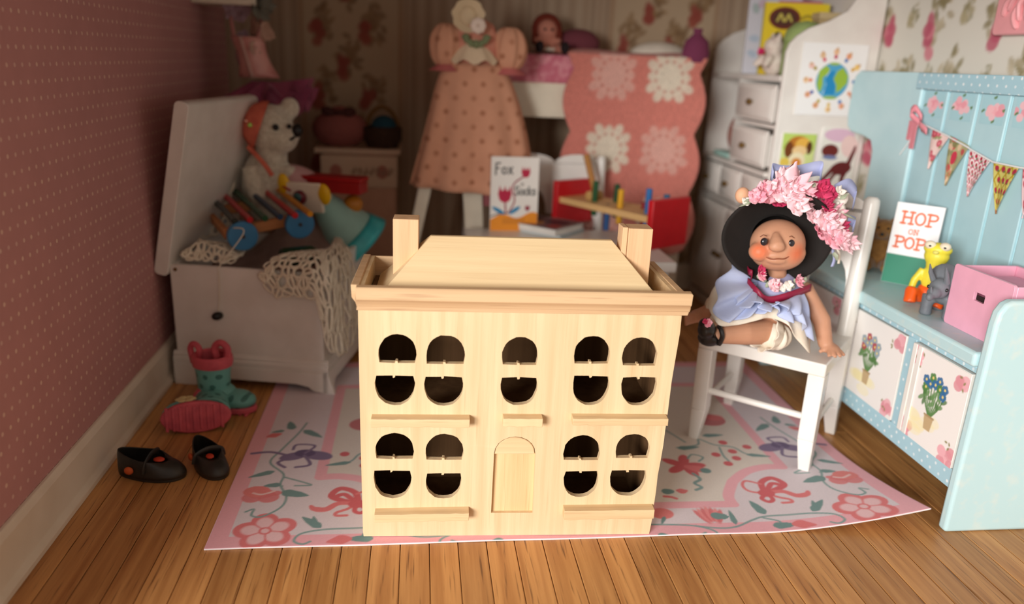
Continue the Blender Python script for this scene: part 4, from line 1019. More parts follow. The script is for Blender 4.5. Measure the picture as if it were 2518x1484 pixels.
# ------------------------------------------------------------------ white cabinet in the dark back left part
KY = 4.70
ka, kb = aty(772, 362, KY), aty(985, 366, KY); kz = ka.z; kc = aty(800, 458, KY).z
cabn = thing('toy_cabinet', 'shadowed white cabinet with a lettered drawer by the back wall', 'cabinet', ((ka.x+kb.x)/2, KY, 0)); kw = (kb.x-ka.x)/2
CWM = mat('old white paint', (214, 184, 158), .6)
MB().bx(-kw, kw, -.02, .36, kz-.03, kz).obj('cabinet_top', CWM, cabn, bevel=.006)
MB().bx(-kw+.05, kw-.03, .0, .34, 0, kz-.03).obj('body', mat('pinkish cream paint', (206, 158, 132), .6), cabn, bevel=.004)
df = MB().bx(-kw+.035, kw-.02, -.012, 0, kc, kz-.04).obj('drawer', CWM, cabn, bevel=.004)
r = Ras(2*kw-.09, kz-.05-kc, .006, (212, 182, 156))
r.disc(.07, r.h*.5, .035, .04, (176, 110, 96)); r.disc(r.w-.07, r.h*.5, .035, .04, (176, 110, 96))
for i in range(9): r.line([(.17+i*.035, r.h*.38), (.18+i*.035, r.h*.62)], .014, (150, 120, 100), .8); r.line([(.16+i*.035, r.h*(.5+.1*math.sin(i*2))), (.19+i*.035, r.h*.5)], .012, (150, 120, 100), .8)
r.obj('drawer_print', lambda X, Y: np.stack([X-r.w/2+.008, X*0-.0135, Y+kc+.006], -1), PRINTM, df)
t = thing('pink_work_bag', 'dim pink cloth work bag with a dark bow on the cabinet', 'bag', (aty(832, 362, KY).x, KY+.13, kz))
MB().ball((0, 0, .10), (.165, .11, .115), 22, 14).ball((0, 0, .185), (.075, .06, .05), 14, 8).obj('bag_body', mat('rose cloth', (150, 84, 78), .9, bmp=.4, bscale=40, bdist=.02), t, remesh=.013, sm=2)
MB().ball((-.055, -.06, .20), (.05, .022, .030), rot=Euler((0, .3, 0))).ball((.055, -.06, .20), (.05, .022, .030), rot=Euler((0, -.3, 0))).ball((0, -.07, .20), .02).obj('bow', mat('dark bow', (74, 34, 30), .8), t, remesh=.008)
t = thing('yarn_basket', 'round dark basket holding a blue ball of wool on the cabinet', 'basket', (aty(938, 362, KY).x, KY+.12, kz))
MB().lathe([(0, 0), (.09, .0), (.115, .05), (.118, .115), (.105, .125), (.10, .06), (0, .03)], 22).obj('basket_body', mat('dark wicker', (70, 44, 26), .8, (50, 30, 18), 60, bmp=.6, bscale=90, bdist=.01), t)
MB().ball((.01, -.02, .125), (.075, .075, .065), 18, 12).obj('wool_ball', mat('blue wool', (32, 74, 92), .95, bmp=.6, bscale=200), t)
MB().tube(spline([(-.10, .02, .11), (-.06, .02, .2), (0, .02, .235), (.06, .02, .2), (.10, .02, .11)], 5), .012, 8).obj('handle', mat('amber cane', (120, 82, 32), .7), t)

# ------------------------------------------------------------------ ballet outfit and shelf on the left
QY = 4.55
def qz(x, y, d=0): return aty(x, y, QY+d)
q0 = qz(487, 10); q1 = qz(640, 10)
t = thing('wall_shelf', 'white shelf at the top of the rose wall, only its underside edge in view', 'shelf', (XL, QY-.02, q0.z))
MB().bx(.0, q1.x-XL, -.12, .16, 0, .05).obj('shelf_board', IV, t, bevel=.012, seg=3)
fb_ = qz(622, 58)
t = thing('silk_posy', 'pale silk flower posy hanging below the shelf over the ballet dress', 'flowers', (fb_.x, QY-.03, fb_.z))
PET = [mat('lilac silk', (170, 140, 150), .8), mat('cream silk', (206, 170, 150), .8), mat('grey green silk', (120, 116, 104), .8)]
def blossom(rad, n=7, rows=2, curl=.5, seed=0):
    rg = np.random.default_rng(seed); b = MB()
    for rw in range(rows):
        k = max(3, n-2*rw); sc = 1-.42*rw
        for i in range(k):
            a = 2*PI*(i+.5*rw)/k+rg.normal()*.15; L = rad*sc*(1+.12*rg.normal()); wd = L*.62; up = .25+.5*rw+.12*rg.normal()
            ca, sa = math.cos(a), math.sin(a)
            def P(u, v, L=L, wd=wd, up=up, ca=ca, sa=sa):
                s = v; x = L*s; y = wd*(u-.5)*2*math.sin(PI*min(1, .15+.8*s))**.8*.75
                z = L*(up*s*s*curl*2+.10*math.cos((u-.5)*2*PI)*s) + rad*.12*rw
                if s > .95: x *= 1-.18*abs(u-.5)*2+.06*math.cos(u*18)
                return (x*ca-y*sa, x*sa+y*ca, z)
            b.grid(P, 4, 4)
    b.ball((0, 0, rad*.15), rad*.16, 8, 5)
    return b
for i, (dx, dz_, s) in enumerate(((-.07, .07, .085), (.05, .09, .09), (.0, -.02, .075), (.07, -.04, .06), (-.05, -.08, .055), (.06, .17, .08), (-.02, .16, .08), (.02, -.13, .045))):
    o = blossom(s, 6, 2, .6, i).obj('blossom', PET[(i*2+i//3) % 3], t, angle=80); o.location = (dx, -.03*(i % 2), dz_); o.rotation_euler = (PI/2, 0, i)
MB().tube(spline([(-.07, 0, -.1), (-.085, 0, -.17), (-.06, 0, -.24)], 5), .010, 8).tube([(.0, .03, .25), (.02, .03, -.2)], .012, 8).obj('stem', mat('lilac ribbon', (150, 112, 112), .7), t)
t = thing('ballet_dress', 'pink satin ballet dress with a magenta tulle skirt hung beside the shelf', 'dress')
A_, B_ = qz(610, 90), qz(640, 190)
SAT = mat('dusty pink satin', (230, 168, 158), .35, (208, 136, 128), 10, spec=.6)
bd_ = MB().grid(lambda u, v: (A_.x+(B_.x-A_.x)*v+(.088-.02*math.sin(v*PI)+.02*v)*math.cos(2*PI*u), QY-.02+.055*math.sin(2*PI*u), A_.z+(B_.z-A_.z)*v), 26, 8, True)
bd_.obj('bodice', SAT, t, solid=.004)
TUL = mat('magenta tulle', (190, 100, 134), .9, (170, 80, 118), 8, alpha=.6, sheen=.2)
for k, (r1, dzz, off) in enumerate(((.25, -.07, 0), (.27, -.13, .5), (.24, -.19, 1.1))):
    MB().grid(lambda u, v: (B_.x+.03+(.07+(r1-.07)*v)*math.cos(2*PI*u)*(1+.05*math.sin(22*PI*u+off)), QY-.02+(.05+.14*v)*math.sin(2*PI*u), B_.z+dzz*v-.02+.035*v*math.sin(26*PI*u+off)+(.07*v*math.cos(2*PI*u))), 80, 4, True).obj('tulle_layer', TUL, t)
MB().tube(spline([(A_.x-.06, QY-.06, A_.z), (A_.x-.075, QY-.03, A_.z+.10), (A_.x-.05, QY, A_.z+.13)], 5), .010, 8).tube(spline([(A_.x+.06, QY-.06, A_.z), (A_.x+.08, QY-.03, A_.z+.08), (A_.x+.03, QY, A_.z+.13)], 5), .010, 8).obj('strap', mat('pink trim', (190, 128, 122), .7), t)
MB().grid(lambda u, v: (A_.x+(B_.x-A_.x)*v-.035+.02*u, QY-.085-.0*u, A_.z+(B_.z-A_.z)*v), 2, 8).obj('trim', mat('pale lace trim', (214, 170, 158), .8), t, solid=.004)
# ------------------------------------------------------------------ tall white hutch in the right back corner
UX, UY0, UY1 = 1.90, 4.05, 5.10
hut = thing('hutch', 'tall white hutch with curved sides, drawers and open cubby, cards pinned on its side', 'hutch', (UX, UY0, 0))
HD_ = XR-UX-.012; HL = UY1-UY0
prof = [(0, .0), (HD_, .0), (HD_, 2.05), (.36, 2.0), (.345, 1.91), (.335, 1.868), (.30, 1.815), (.206, 1.762), (.102, 1.722), (.045, 1.682), (.014, 1.645), (0, 1.60)]
HWM = mat('hutch paint', (234, 228, 220), .45, (226, 218, 210), 6)
for y in (0, HL-.03): MB().prism(prof, y, y+.03).obj('side_panel', HWM, hut, bevel=.006, seg=3)
MB().bx(HD_-.015, HD_, .03, HL-.03, .02, 2.05).obj('back_panel', HWM, hut)
def shelf(z0, z1, x0=-.0, n='shelf'): return MB().bx(x0, HD_-.015, .03, HL-.03, z0, z1).obj(n, HWM, hut, bevel=.003)
shelf(1.452, 1.482, -.004); shelf(.945, .972, -.02); shelf(.70, .722); shelf(.03, .06)
MB().bx(.0, HD_-.015, .565, .585, .972, 1.452).obj('divider', HWM, hut); MB().bx(.0, HD_-.015, .03, .565, 1.205, 1.225).obj('drawer_rail', HWM, hut)
def drawer(y0, y1, z0, z1, out, knobs=1, name='drawer'):
    d = MB().bx(-out, .014-out, y0, y1, z0, z1).bx(.014-out, .25, y0+.012, y1-.012, z0+.008, z1-.02).obj(name, HWM, hut, bevel=.003)
    MB().frus((-.0, .0, 0, 0, 0), (0, 0, 0, 0, 0)) if False else None
    ins = .022
    v = [(-out, y0+ins*.5, z0+ins*.5), (-out, y1-ins*.5, z0+ins*.5), (-out, y1-ins*.5, z1-ins*.5), (-out, y0+ins*.5, z1-ins*.5), (-out-.012, y0+ins*1.3, z0+ins*1.3), (-out-.012, y1-ins*1.3, z0+ins*1.3), (-out-.012, y1-ins*1.3, z1-ins*1.3), (-out-.012, y0+ins*1.3, z1-ins*1.3)]
    MB().add(v, [(4, 7, 6, 5), (0, 4, 5, 1), (1, 5, 6, 2), (2, 6, 7, 3), (3, 7, 4, 0)]).obj('raised_panel', HWM, d)
    ky = (y0+y1)/2; kz_ = (z0+z1)/2
    if name == 'door': kz_ = z1-.30; ky = y1-.03 if knobs == 1 else y0+.03
    MB().lathe([(0, .0), (.008, 0), (.007, .010), (.017, .016), (.019, .026), (.012, .034), (0, .035)], 16, Matrix.Translation((-out-.012, ky, kz_)) @ Matrix.Rotation(-PI/2, 4, 'Y')).obj('knob', BRASS, d)
drawer(.045, .555, 1.235, 1.432, .012); drawer(.055, .545, .99, 1.19, .022)
for i in range(3): drawer(.045+i*.325, .355+i*.325, .735, .932, .006)
for i in range(2): drawer(.045+i*.485, .52+i*.485, .08, .69, .004, 1+i, 'door')
MB().bx(.006, .02, .03, HL-.03, .0, .03).obj('plinth', HWM, hut)
# things in the cubby and on the top shelf
t = thing('round_pillow', 'round dusky pink pillow leaning in the cubby of the white hutch', 'pillow', (UX+.17, UY0+.78, .972))
MB().ball((0, 0, .155), (.10, .17, .155), 22, 14, rot=Euler((0, .2, 0))).obj('pillow_body', mat('dusky pink plush', (196, 128, 112), .9, (170, 104, 92), 12, bmp=.4), t)
t = thing('mint_cloth', 'folded mint cloth under the dusky pink pillow in the cubby', 'cloth', (UX+.02, UY0+.78, .972)); MB().bx(0, .09, -.12, .14, 0, .03).obj('cloth_fold', mat('mint cotton', (176, 214, 204), .9), t, bevel=.012, seg=3)
t = thing('plush_cat', 'cream plush toy with a bright pink flower sitting on the top shelf of the hutch', 'plush toy', (UX+.085, UY0+.33, 1.482)); t.scale = (.66, .66, .66)
b = MB().ball((0, 0, .10), (.095, .11, .11)).ball((-.01, .02, .235), (.08, .09, .078)).ball((.0, .08, .30), (.02, .03, .045)).ball((.0, -.04, .30), (.02, .03, .045)).tube([(-.06, -.07, .15), (-.12, -.10, .07)], [.035, .028], 8).tube([(-.06, .07, .15), (-.12, .11, .07)], [.035, .028], 8)
b.obj('body', mat('cream plush', (234, 220, 206), .95, (216, 196, 184), 20, bmp=.5), t, remesh=.011, sm=3)
pkf = blossom(.05, 6, 2, .5, 3).obj('flower', mat('fuchsia felt', (222, 52, 112), .8), t); pkf.location = (-.07, .12, .19); pkf.rotation_euler = (0, -1.3, .3)
pk2 = blossom(.03, 6, 1, .5, 4).obj('bow', mat('violet felt', (150, 70, 150), .8), t); pk2.location = (-.09, -.05, .09); pk2.rotation_euler = (0, -1.4, 0)
def upright(name, label, loc, yaw, lean, w, h, th, r, ccol): return book(name, label, frame_y(loc, yaw, lean), w, h, th, r, ccol)
r = Ras(.34, .40, .0035, (236, 206, 38))
r.disc(.115, .315, .088, .062, (112, 36, 26)); r.disc(.115, .315, .072, .047, (84, 44, 30)); 
for i, s in enumerate(((.075, .30, .09, .335), (.095, .335, .11, .30), (.12, .30, .135, .335), (.14, .33, .155, .30))): r.line([(s[0], s[1]), (s[2], s[3])], .012, (206, 190, 90))
r.line([(.21, .315), (.24, .33), (.27, .325), (.30, .345)], .018, (150, 130, 40), .8)
for x, y, a in ((.09, .19, .08), (.175, .195, -.3), (.27, .25, .2)): r.disc(x, y, .028, .05, (30, 22, 18), a); r.disc(x+.012, y-.02, .03, .03, (30, 22, 18))
r.poly([(0, 0), (.34, 0), (.34, .09), (0, .09)], (206, 168, 30), .5)
upright('yellow_book', 'yellow picture book with a brown oval badge and dark shapes on the hutch top', Vector((UX+.075, UY0+.50, 1.484)), -.22, .10, .36, .40, .05, r, (232, 212, 60))
r = Ras(.30, .44, .006, (206, 204, 214))
for i in range(16): r.disc(.03+.24*RNG.random(), .04+.36*RNG.random(), .03, .02, [(150, 176, 200), (196, 150, 170), (128, 160, 150)][i % 3], i, .6)
upright('pale_book', 'pale floral book standing behind the yellow book on the hutch top', Vector((UX+.04, UY0+.66, 1.484)), -.26, .08, .30, .46, .025, r, (214, 210, 216))
r = Ras(.24, .14, .008, (190, 70, 110)); upright('pink_book', 'pink topped book behind the yellow book, highest on the hutch', Vector((UX+.20, UY0+.62, 1.76)), -.3, .0, .24, .14, .03, r, (196, 76, 116))
t = thing('grey_storage_box', 'plain grey box at the back of the hutch top carrying the pink book', 'box', (UX+.17, UY0+.58, 1.482), -.3); MB().bx(0, .27, -.01, .14, 0, .277).obj('box_body', mat('grey card', (186, 178, 174), .7), t, bevel=.004)
t = thing('domed_jar', 'pale green domed jar behind the curved side of the hutch', 'jar', (UX+.19, UY0+.115, 1.482)); MB().lathe([(0, 0), (.10, 0), (.108, .01), (.108, .17), (.105, .18)], 28).obj('jar_body', mat('pale green glaze', (150, 170, 104), .5, bmp=.1), t); MB().lathe([(.112, .178), (.112, .19), (.10, .235), (.06, .275), (.0, .288)], 28).obj('lid', mat('green lid glaze', (156, 176, 110), .5), t)
t.location = (UX+.165, UY0+.16, 1.482)
t = thing('tan_box', 'small tan card box with a worn lid on the hutch top near the wall', 'box', (UX+.36, UY0+.22, 1.482), -.1); MB().bx(-.11, .11, -.05, .06, 0, .30).obj('box_body', mat('tan card', (196, 172, 128), .7, (180, 154, 110), 9), t, bevel=.004); MB().bx(-.115, .115, -.055, .065, .30, .335).obj('lid', mat('tan card lid', (206, 182, 136), .7), t, bevel=.004)
# cards on the hutch side
def card(name, label, x0, x1, z0, z1, r, tilt=0):
    t = thing(name, label, 'card', ((x0+x1)/2, UY0-.0005, (z0+z1)/2), 0, None, (0, tilt, 0)); w, h = x1-x0, z1-z0
    MB().bx(-w/2, w/2, -.008, 0, -h/2, h/2).obj('card_board', mat('card stock', (240, 238, 234), .6), t, bevel=.0015)
    r.obj('card_print', lambda X, Y: np.stack([(X/r.w-.5)*(w-.004), X*0-.0088, (Y/r.h-.5)*(h-.004)], -1), PRINTM, t); return t
r = Ras(.362, .365, .003, (242, 240, 238))
cx, cy = .185, .178
kids = [((236, 190, 150), (196, 60, 90)), ((230, 160, 120), (90, 130, 190)), ((240, 200, 120), (220, 170, 60)), ((240, 180, 170), (90, 140, 190)), ((214, 150, 120), (226, 150, 110)), ((236, 170, 140), (80, 130, 190)), ((240, 206, 150), (222, 190, 110)), ((222, 160, 120), (190, 170, 80)), ((226, 160, 130), (80, 100, 170)), ((238, 200, 160), (226, 130, 90)), ((238, 196, 186), (170, 150, 60)), ((226, 190, 150), (214, 90, 110))]
for i, (h1, h2) in enumerate(kids):
    a = PI/2-2*PI*i/12; r.disc(cx+.122*math.cos(a), cy+.122*math.sin(a), .011, .010, h2, a); r.disc(cx+.147*math.cos(a), cy+.147*math.sin(a), .016, .016, h1, a); r.disc(cx+.155*math.cos(a)+.004, cy+.155*math.sin(a)+.006, .009, .006, (206, 160, 110), a)
r.disc(cx, cy, .092, .092, (84, 166, 208)); 
r.poly([(cx-.085, cy-.02), (cx-.08, cy+.05), (cx-.045, cy+.078), (cx-.022, cy+.06), (cx-.03, cy+.035), (cx-.055, cy+.015), (cx-.05, cy-.02), (cx-.056, cy-.055), (cx-.07, cy-.055)], (156, 190, 70)); r.poly([(cx+.02, cy+.05), (cx+.05, cy+.07), (cx+.085, cy+.03), (cx+.085, cy-.01), (cx+.055, cy-.045), (cx+.03, cy-.06), (cx+.025, cy-.02), (cx+.005, cy+.01)], (156, 190, 70)); r.disc(cx+.0, cy+.086, .03, .008, (150, 186, 90)); r.disc(cx-.0, cy-.086, .04, .009, (150, 186, 90))
r.line([(cx-.02, cy+.05), (cx-.035, cy+.02), (cx-.03, cy-.03), (cx-.045, cy-.07)], .004, (214, 232, 240)); r.poly([(cx-.02, cy+.05), (cx+.01, cy+.05), (cx+.005, cy+.01), (cx+.024, cy-.03), (cx+.02, cy-.07), (cx-.04, cy-.07), (cx-.03, cy-.02), (cx-.04, cy+.01)], (44, 140, 196))
card('globe_card', 'white card with children ringed around a blue and green globe on the hutch side', 1.982, 2.345, 1.288, 1.655, r)
r = Ras(.20, .20, .003, (214, 226, 150)); r.poly([(0, .10), (.2, .10), (.2, .2), (0, .2)], (190, 214, 110)); r.disc(.10, .13, .068, .055, (190, 120, 44)); r.disc(.125, .135, .045, .04, (232, 180, 80)); r.disc(.045, .10, .026, .05, (120, 66, 30)); r.disc(.165, .115, .018, .04, (96, 56, 30)); r.disc(.11, .095, .045, .03, (240, 206, 150)); r.disc(.10, .035, .05, .05, (244, 230, 190)); r.disc(.10, .02, .03, .03, (220, 140, 60)); r.disc(.03, .02, .03, .03, (230, 200, 90))
card('girl_card', 'green edged card of a brown haired child on the hutch side', 1.938, 2.132, 1.015, 1.192, r, .01)
r = Ras(.22, .42, .003, (234, 232, 222)); BR = (104, 40, 40)
r.disc(.10, .385, .09, .035, (222, 186, 206)); r.disc(.06, .30, .05, .035, (112, 46, 42)); r.disc(.065, .265, .045, .012, (120, 130, 170)); r.disc(.17, .33, .05, .06, (236, 206, 200), .4); r.disc(.145, .21, .06, .036, BR, .15); r.line([(.18, .23), (.20, .30), (.205, .33)], [.03, .02, .012], BR); r.line([(.10, .21), (.06, .16), (.03, .13), (.012, .075)], [.03, .024, .018, .012], BR); r.line([(.17, .19), (.16, .14), (.20, .09), (.205, .05)], [.03, .024, .016, .012], BR); r.line([(.12, .19), (.09, .14), (.10, .10)], [.024, .018, .012], BR); r.disc(.155, .115, .012, .012, (90, 160, 200))
card('animal_card', 'taller card with a leaping brown animal beneath a pink cloud, on the hutch side', 2.156, 2.372, .80, 1.225, r, .03)

# ------------------------------------------------------------------ pale blue storage bench along the right wall
BX0, BX1, BY0, BY1, SZ = 1.84, 2.19, 2.165, 3.70, .65
ben = thing('storage_bench', 'pale blue storage bench with dotted rails and white drawers by the right wall', 'bench', (0, 0, 0))
def endp(y): return MB().prism([(1.822, 0), (2.225, 0), (2.225, .84), (1.872, .84), (1.850, .828), (1.834, .80), (1.829, .76)], y, y+.042).obj('end_panel', BLUEW, ben, bevel=.012, seg=3)
endp(BY0-.022); endp(BY1-.02)
MB().bx(1.818, 2.185, BY0+.022, BY1-.022, SZ-.052, SZ).obj('seat', BLUEW, ben, bevel=.012, seg=3)
DOT = dot_mat('dotted blue paint', (172, 210, 222), [(236, 244, 246), (214, 232, 238)], .42, (1, 2), (.048, .030), .15, True, .07, .05, .4)
MB().bx(BX0, BX0+.025, BY0+.02, BY1-.02, .145, .215).bx(BX0+.0, BX0+.02, BY0+.02, BY1-.02, SZ-.075, SZ-.052).obj('front_rail', DOT, ben, bevel=.003)
for y in (2.514, 2.985, 3.63): MB().bx(BX0, BX0+.024, y, y+.05, .215, SZ-.075).obj('front_stile', DOT, ben, bevel=.002)
MB().bx(BX0+.03, 2.18, BY0+.02, BY1-.02, .15, .17).bx(2.165, 2.18, BY0+.02, BY1-.02, .10, SZ-.06).obj('carcass', BLUE, ben)
POSY = [(222, 150, 160), (236, 178, 186)]
def drawer_face(y0, y1, out, kind):
    w, h = y1-y0, SZ-.08-.222
    dr_ = MB().bx(BX0-out, BX0-out+.04, y0, y1, .220, SZ-.080).bx(BX0-out+.04, BX0+.25, y0+.015, y1-.015, .225, SZ-.12).obj('drawer', WHITE, ben, bevel=.003)
    r = Ras(w, h, .0032, (240, 236, 232))
    for cx, cy in ((0, 0), (0, h), (w, h), (w, 0)):
        for k in range(7): r.disc(cx+(1 if cx == 0 else -1)*RNG.random()*.062, cy+(1 if cy == 0 else -1)*RNG.random()*.062, .022, .02, POSY[k % 2], 0, .9)
        for k in range(3): r.disc(cx+(1 if cx == 0 else -1)*(.02+.06*RNG.random()), cy+(1 if cy == 0 else -1)*(.02+.06*RNG.random()), .007, .004, (150, 140, 96), k)
    X0, Y0 = w*.5, h*.5
    for k in range(7): r.disc(X0-.02+.05*RNG.normal(), Y0-.09+.018*RNG.normal(), .045, .022, (244, 232, 176), 0, .45)
    # plain posy as a stand-in ornament: jug of garden flowers
    A, B_2 = ((56, 110, 158), (84, 134, 72)) if kind else ((150, 166, 176), (176, 76, 86))
    for k in range(9): t_ = (k-4)*.20; r.line([(X0, Y0-.06), (X0+.05*math.sin(t_), Y0-.01), (X0+.085*math.sin(t_), Y0+.075*math.cos(t_))], .006, (96, 136, 80))
    for k in range(14): r.disc(X0+.062*(RNG.random()*2-1), Y0-.015+.05*RNG.random(), .018, .008, (106, 146, 90) if k % 2 else (84, 124, 70), RNG.random()*3, .9)
    for k in range(9):
        t_ = (k-4)*.24; q = .075 if k % 2 else .055; x_, y_ = X0+1.05*q*math.sin(t_), Y0+.01+1.1*q*math.cos(t_)
        for j in range(5): r.disc(x_+.010*math.cos(j*1.257), y_+.010*math.sin(j*1.257), .009, .009, A if k % 3 else B_2, 0, .95)
        r.disc(x_, y_, .005, .005, (236, 214, 130))
    r.poly([(X0-.026, Y0-.05), (X0+.026, Y0-.05), (X0+.018, Y0-.105), (X0-.018, Y0-.105)], (196, 170, 130)); r.line([(X0-.026, Y0-.052), (X0+.026, Y0-.052)], .007, (172, 144, 104))
    r.obj('drawer_print', lambda X, Y: np.stack([X*0+BX0-out-.0012, y1-X, Y+.220], -1), PRINTM, dr_)
drawer_face(2.195, 2.508, .010, 1); drawer_face(2.568, 2.980, .004, 0)
for a, b_ in ((2.452, 2.476), (2.482, 2.506)): MB().bx(BX0-.016, BX0-.0112, a, b_, .221, SZ-.081).obj('drawer_edge_moulding', WHITEG, ben, bevel=.003)
drawer_face(3.04, 3.62, .004, 0)
# back: stiles with ears, dotted top rail, planks
zt_ = 1.525
ear = [(3.30, .62), (3.60, .62), (3.60, 1.15), (3.63, 1.20), (3.70, 1.215), (3.82, 1.225), (3.862, 1.25), (3.875, 1.30), (3.875, 1.45), (3.86, 1.50), (3.82, zt_), (3.30, zt_)]
MB().prism(ear, 2.19, 2.225, 'x').obj('back_stile', BLUE, ben, bevel=.008, seg=3)
near = [(BY0-.02+(3.30+.0-p[0])+(.0), p[1]) for p in ear]
MB().prism([(2.42+2.93-.0-p[0]-.89, p[1]) if False else (BY0+.30-(p[0]-3.30), p[1]) for p in ear], 2.19, 2.225, 'x').obj('back_stile', BLUE, ben, bevel=.008, seg=3)
MB().bx(2.182, 2.225, BY0+.30, 3.335, 1.455, zt_).obj('top_rail', DOT, ben, bevel=.004)
y = BY0+.30; e = []
yy = [3.30, 3.130, 2.942, 2.765, 2.585, BY0+.30]
SLB = mat('slat blue', (184, 219, 226), .42, (174, 211, 219), 5)
for a, b_ in zip(yy[1:], yy[:-1]): MB().bx(2.203, 2.222, a+.007, b_-.007, .62, 1.456).obj('back_plank', SLB, ben, bevel=.004)
MB().bx(2.214, 2.224, BY0+.30, 3.30, .62, 1.456).obj('backing', mat('light groove paint', (196, 228, 234), .4), ben)
for i, a in enumerate((3.218, 3.034, 2.852, 2.672)):
    r = Ras(.15, .11, .0035, (172, 211, 219))
    for k in range(12): r.disc(.075+.032*RNG.normal(), .055+.012*RNG.normal(), .020, .015, [(244, 178, 186), (238, 160, 172), (246, 192, 198)][k % 3], 0, .9)
    for (dx, dy) in ((.0, .046), (.066, .0), (-.064, -.006), (.01, -.044)): r.disc(.075+dx, .055+dy, .008, .005, (110, 140, 90), dx*40); r.disc(.075+dx+.008, .055+dy+.004, .006, .004, (96, 128, 84), dy*40)
    me_ = r.obj('rose_print', lambda X, Y: np.stack([X*0+2.2022, a+.065-X*.13/.15, Y+1.34], -1), PRINTM, ben)
# bunting pinned on the bench back
bun = thing('bunting', 'string of patterned fabric pennants with a pink ribbon bow pinned on the bench back', 'bunting', (2.19, 0, 0))
pts = [(3.26, 1.315), (3.165, 1.298), (3.05, 1.276), (3.038, 1.272), (2.915, 1.244), (2.905, 1.24), (2.778, 1.21), (2.765, 1.207), (2.625, 1.205), (2.50, 1.21), (2.36, 1.23)]
MB().tube([(-.008, a, b_) for a, b_ in spline([(p[0], p[1]) for p in pts], 3) for a, b_ in [(a, b_)]] if False else [(-.008, p[0], p[1]) for p in pts], .0035, 6).obj('string', mat('white string', (236, 236, 234), .8), bun)
pn = [((3.165, 1.300), (3.052, 1.276), (3.146, 1.129)), ((3.040, 1.280), (2.918, 1.250), (3.014, 1.078)), ((2.908, 1.242), (2.780, 1.212), (2.868, 1.057)), ((2.765, 1.207), (2.628, 1.206), (2.695, 1.020)), ((2.615, 1.206), (2.490, 1.212), (2.56, 1.03))]
def pennant(i, A, B_, C_):
    n = 44; W = .001
    A, B_, C_ = Vector(A), Vector(B_), Vector(C_)
    wid, hei = (A-B_).length, ((A+B_)/2-C_).length
    r = Ras(wid, hei, .0026, [(236, 206, 200), (176, 172, 128), (240, 232, 226), (206, 196, 110), (236, 200, 204)][i])
    if i in (0, 4):
        for k in range(7): x, y = wid*RNG.random(), hei*(.25+.75*RNG.random()); r.disc(x, y, .018, .016, (190, 70, 90), 0, .9); r.disc(x+.02, y-.012, .012, .006, (150, 160, 110), .7); r.disc(x, y, .008, .007, (226, 130, 140))
    elif i == 1:
        for k in range(40): r.disc(wid*RNG.random(), hei*RNG.random(), .016, .011, [(120, 130, 84), (200, 120, 90), (196, 64, 78), (224, 190, 160), (140, 140, 100)][k % 5], k, .85)
        r.disc(wid*.5, hei*.62, .022, .028, (196, 60, 80))
    elif i == 2:
        for k in range(5):
            for j in range(7):
                x, y = .012+k*.032+(.016 if j % 2 else 0), hei-.015-j*.030; r.disc(x, y, .021, .021, (206, 80, 116)); 
        for k in range(5):
            for j in range(7):
                x, y = .012+k*.032+(.016 if j % 2 else 0), hei-.015-j*.030; r.disc(x, y, .015, .015, (242, 234, 230)); r.disc(x, y, .008, .008, (176, 30, 60)); r.disc(x+.007, y-.009, .007, .004, (84, 116, 76), .8)
    else:
        for k in range(-4, 6): r.line([(k*.05, 0), (k*.05+.16, hei)], .007, (176, 150, 40)); r.line([(k*.05+.06, 0), (k*.05-.10, hei)], .007, (176, 150, 40))
        for k in range(4):
            for j in range(5): x, y = .02+k*.036+(.018 if j % 2 else 0), hei-.02-j*.040; r.disc(x, y, .011, .011, (170, 50, 70)); r.disc(x+.008, y-.008, .006, .004, (90, 110, 70))
    def fn(X, Y):
        v = Y/r.h; u = X/r.w
        P = np.zeros(X.shape+(3,))
        for q in (0, 1):
            top = (A[q]+(B_[q]-A[q])*u); P[..., q+1] = C_[q]+(top-C_[q])*v
        P[..., 0] = -.004-.005*np.sin(v*3)-.003*np.sin(u*5+i)
        return P
    o = r.obj('pennant', fn, PRINTM, bun, True, .0015); return o
for i, (A, B_, C_) in enumerate(pn): pennant(i, A, B_, C_)
RIB = mat('pink ribbon', (232, 150, 160), .35, (222, 134, 146), 12, spec=.6)
def loop(pts, w, name='ribbon_bow'):
    P = spline(pts, 6); v = []; f = []
    for i, p in enumerate(P):
        v += [(p.x-.002, p.y, p.z-w/2), (p.x-.002, p.y+.004, p.z+w/2)]
    for i in range(len(P)-1): f.append((2*i, 2*i+2, 2*i+3, 2*i+1))
    return MB().add(v, f)
b = loop([(-.01, 3.25, 1.315), (-.035, 3.29, 1.35), (-.03, 3.27, 1.375), (-.01, 3.24, 1.335)], .03); b2_ = loop([(-.01, 3.25, 1.315), (-.035, 3.21, 1.31), (-.03, 3.16, 1.285), (-.012, 3.23, 1.295)], .028); b.add(b2_.v, b2_.f); 
b.obj('ribbon_bow', RIB, bun, solid=.002)
v = []
MB().bx(-.016, -.012, 3.262, 3.292, 1.20, 1.315).obj('ribbon_tail', RIB, bun); MB().bx(-.014, -.010, 3.30, 3.325, 1.235, 1.32).obj('ribbon_tail', RIB, bun)
MB().tube([(-.008, 3.26, 1.315), (-.010, 3.31, 1.22), (-.010, 3.355, 1.165)], .003, 6).obj('string_end', mat('white string end', (240, 240, 238), .8), bun)

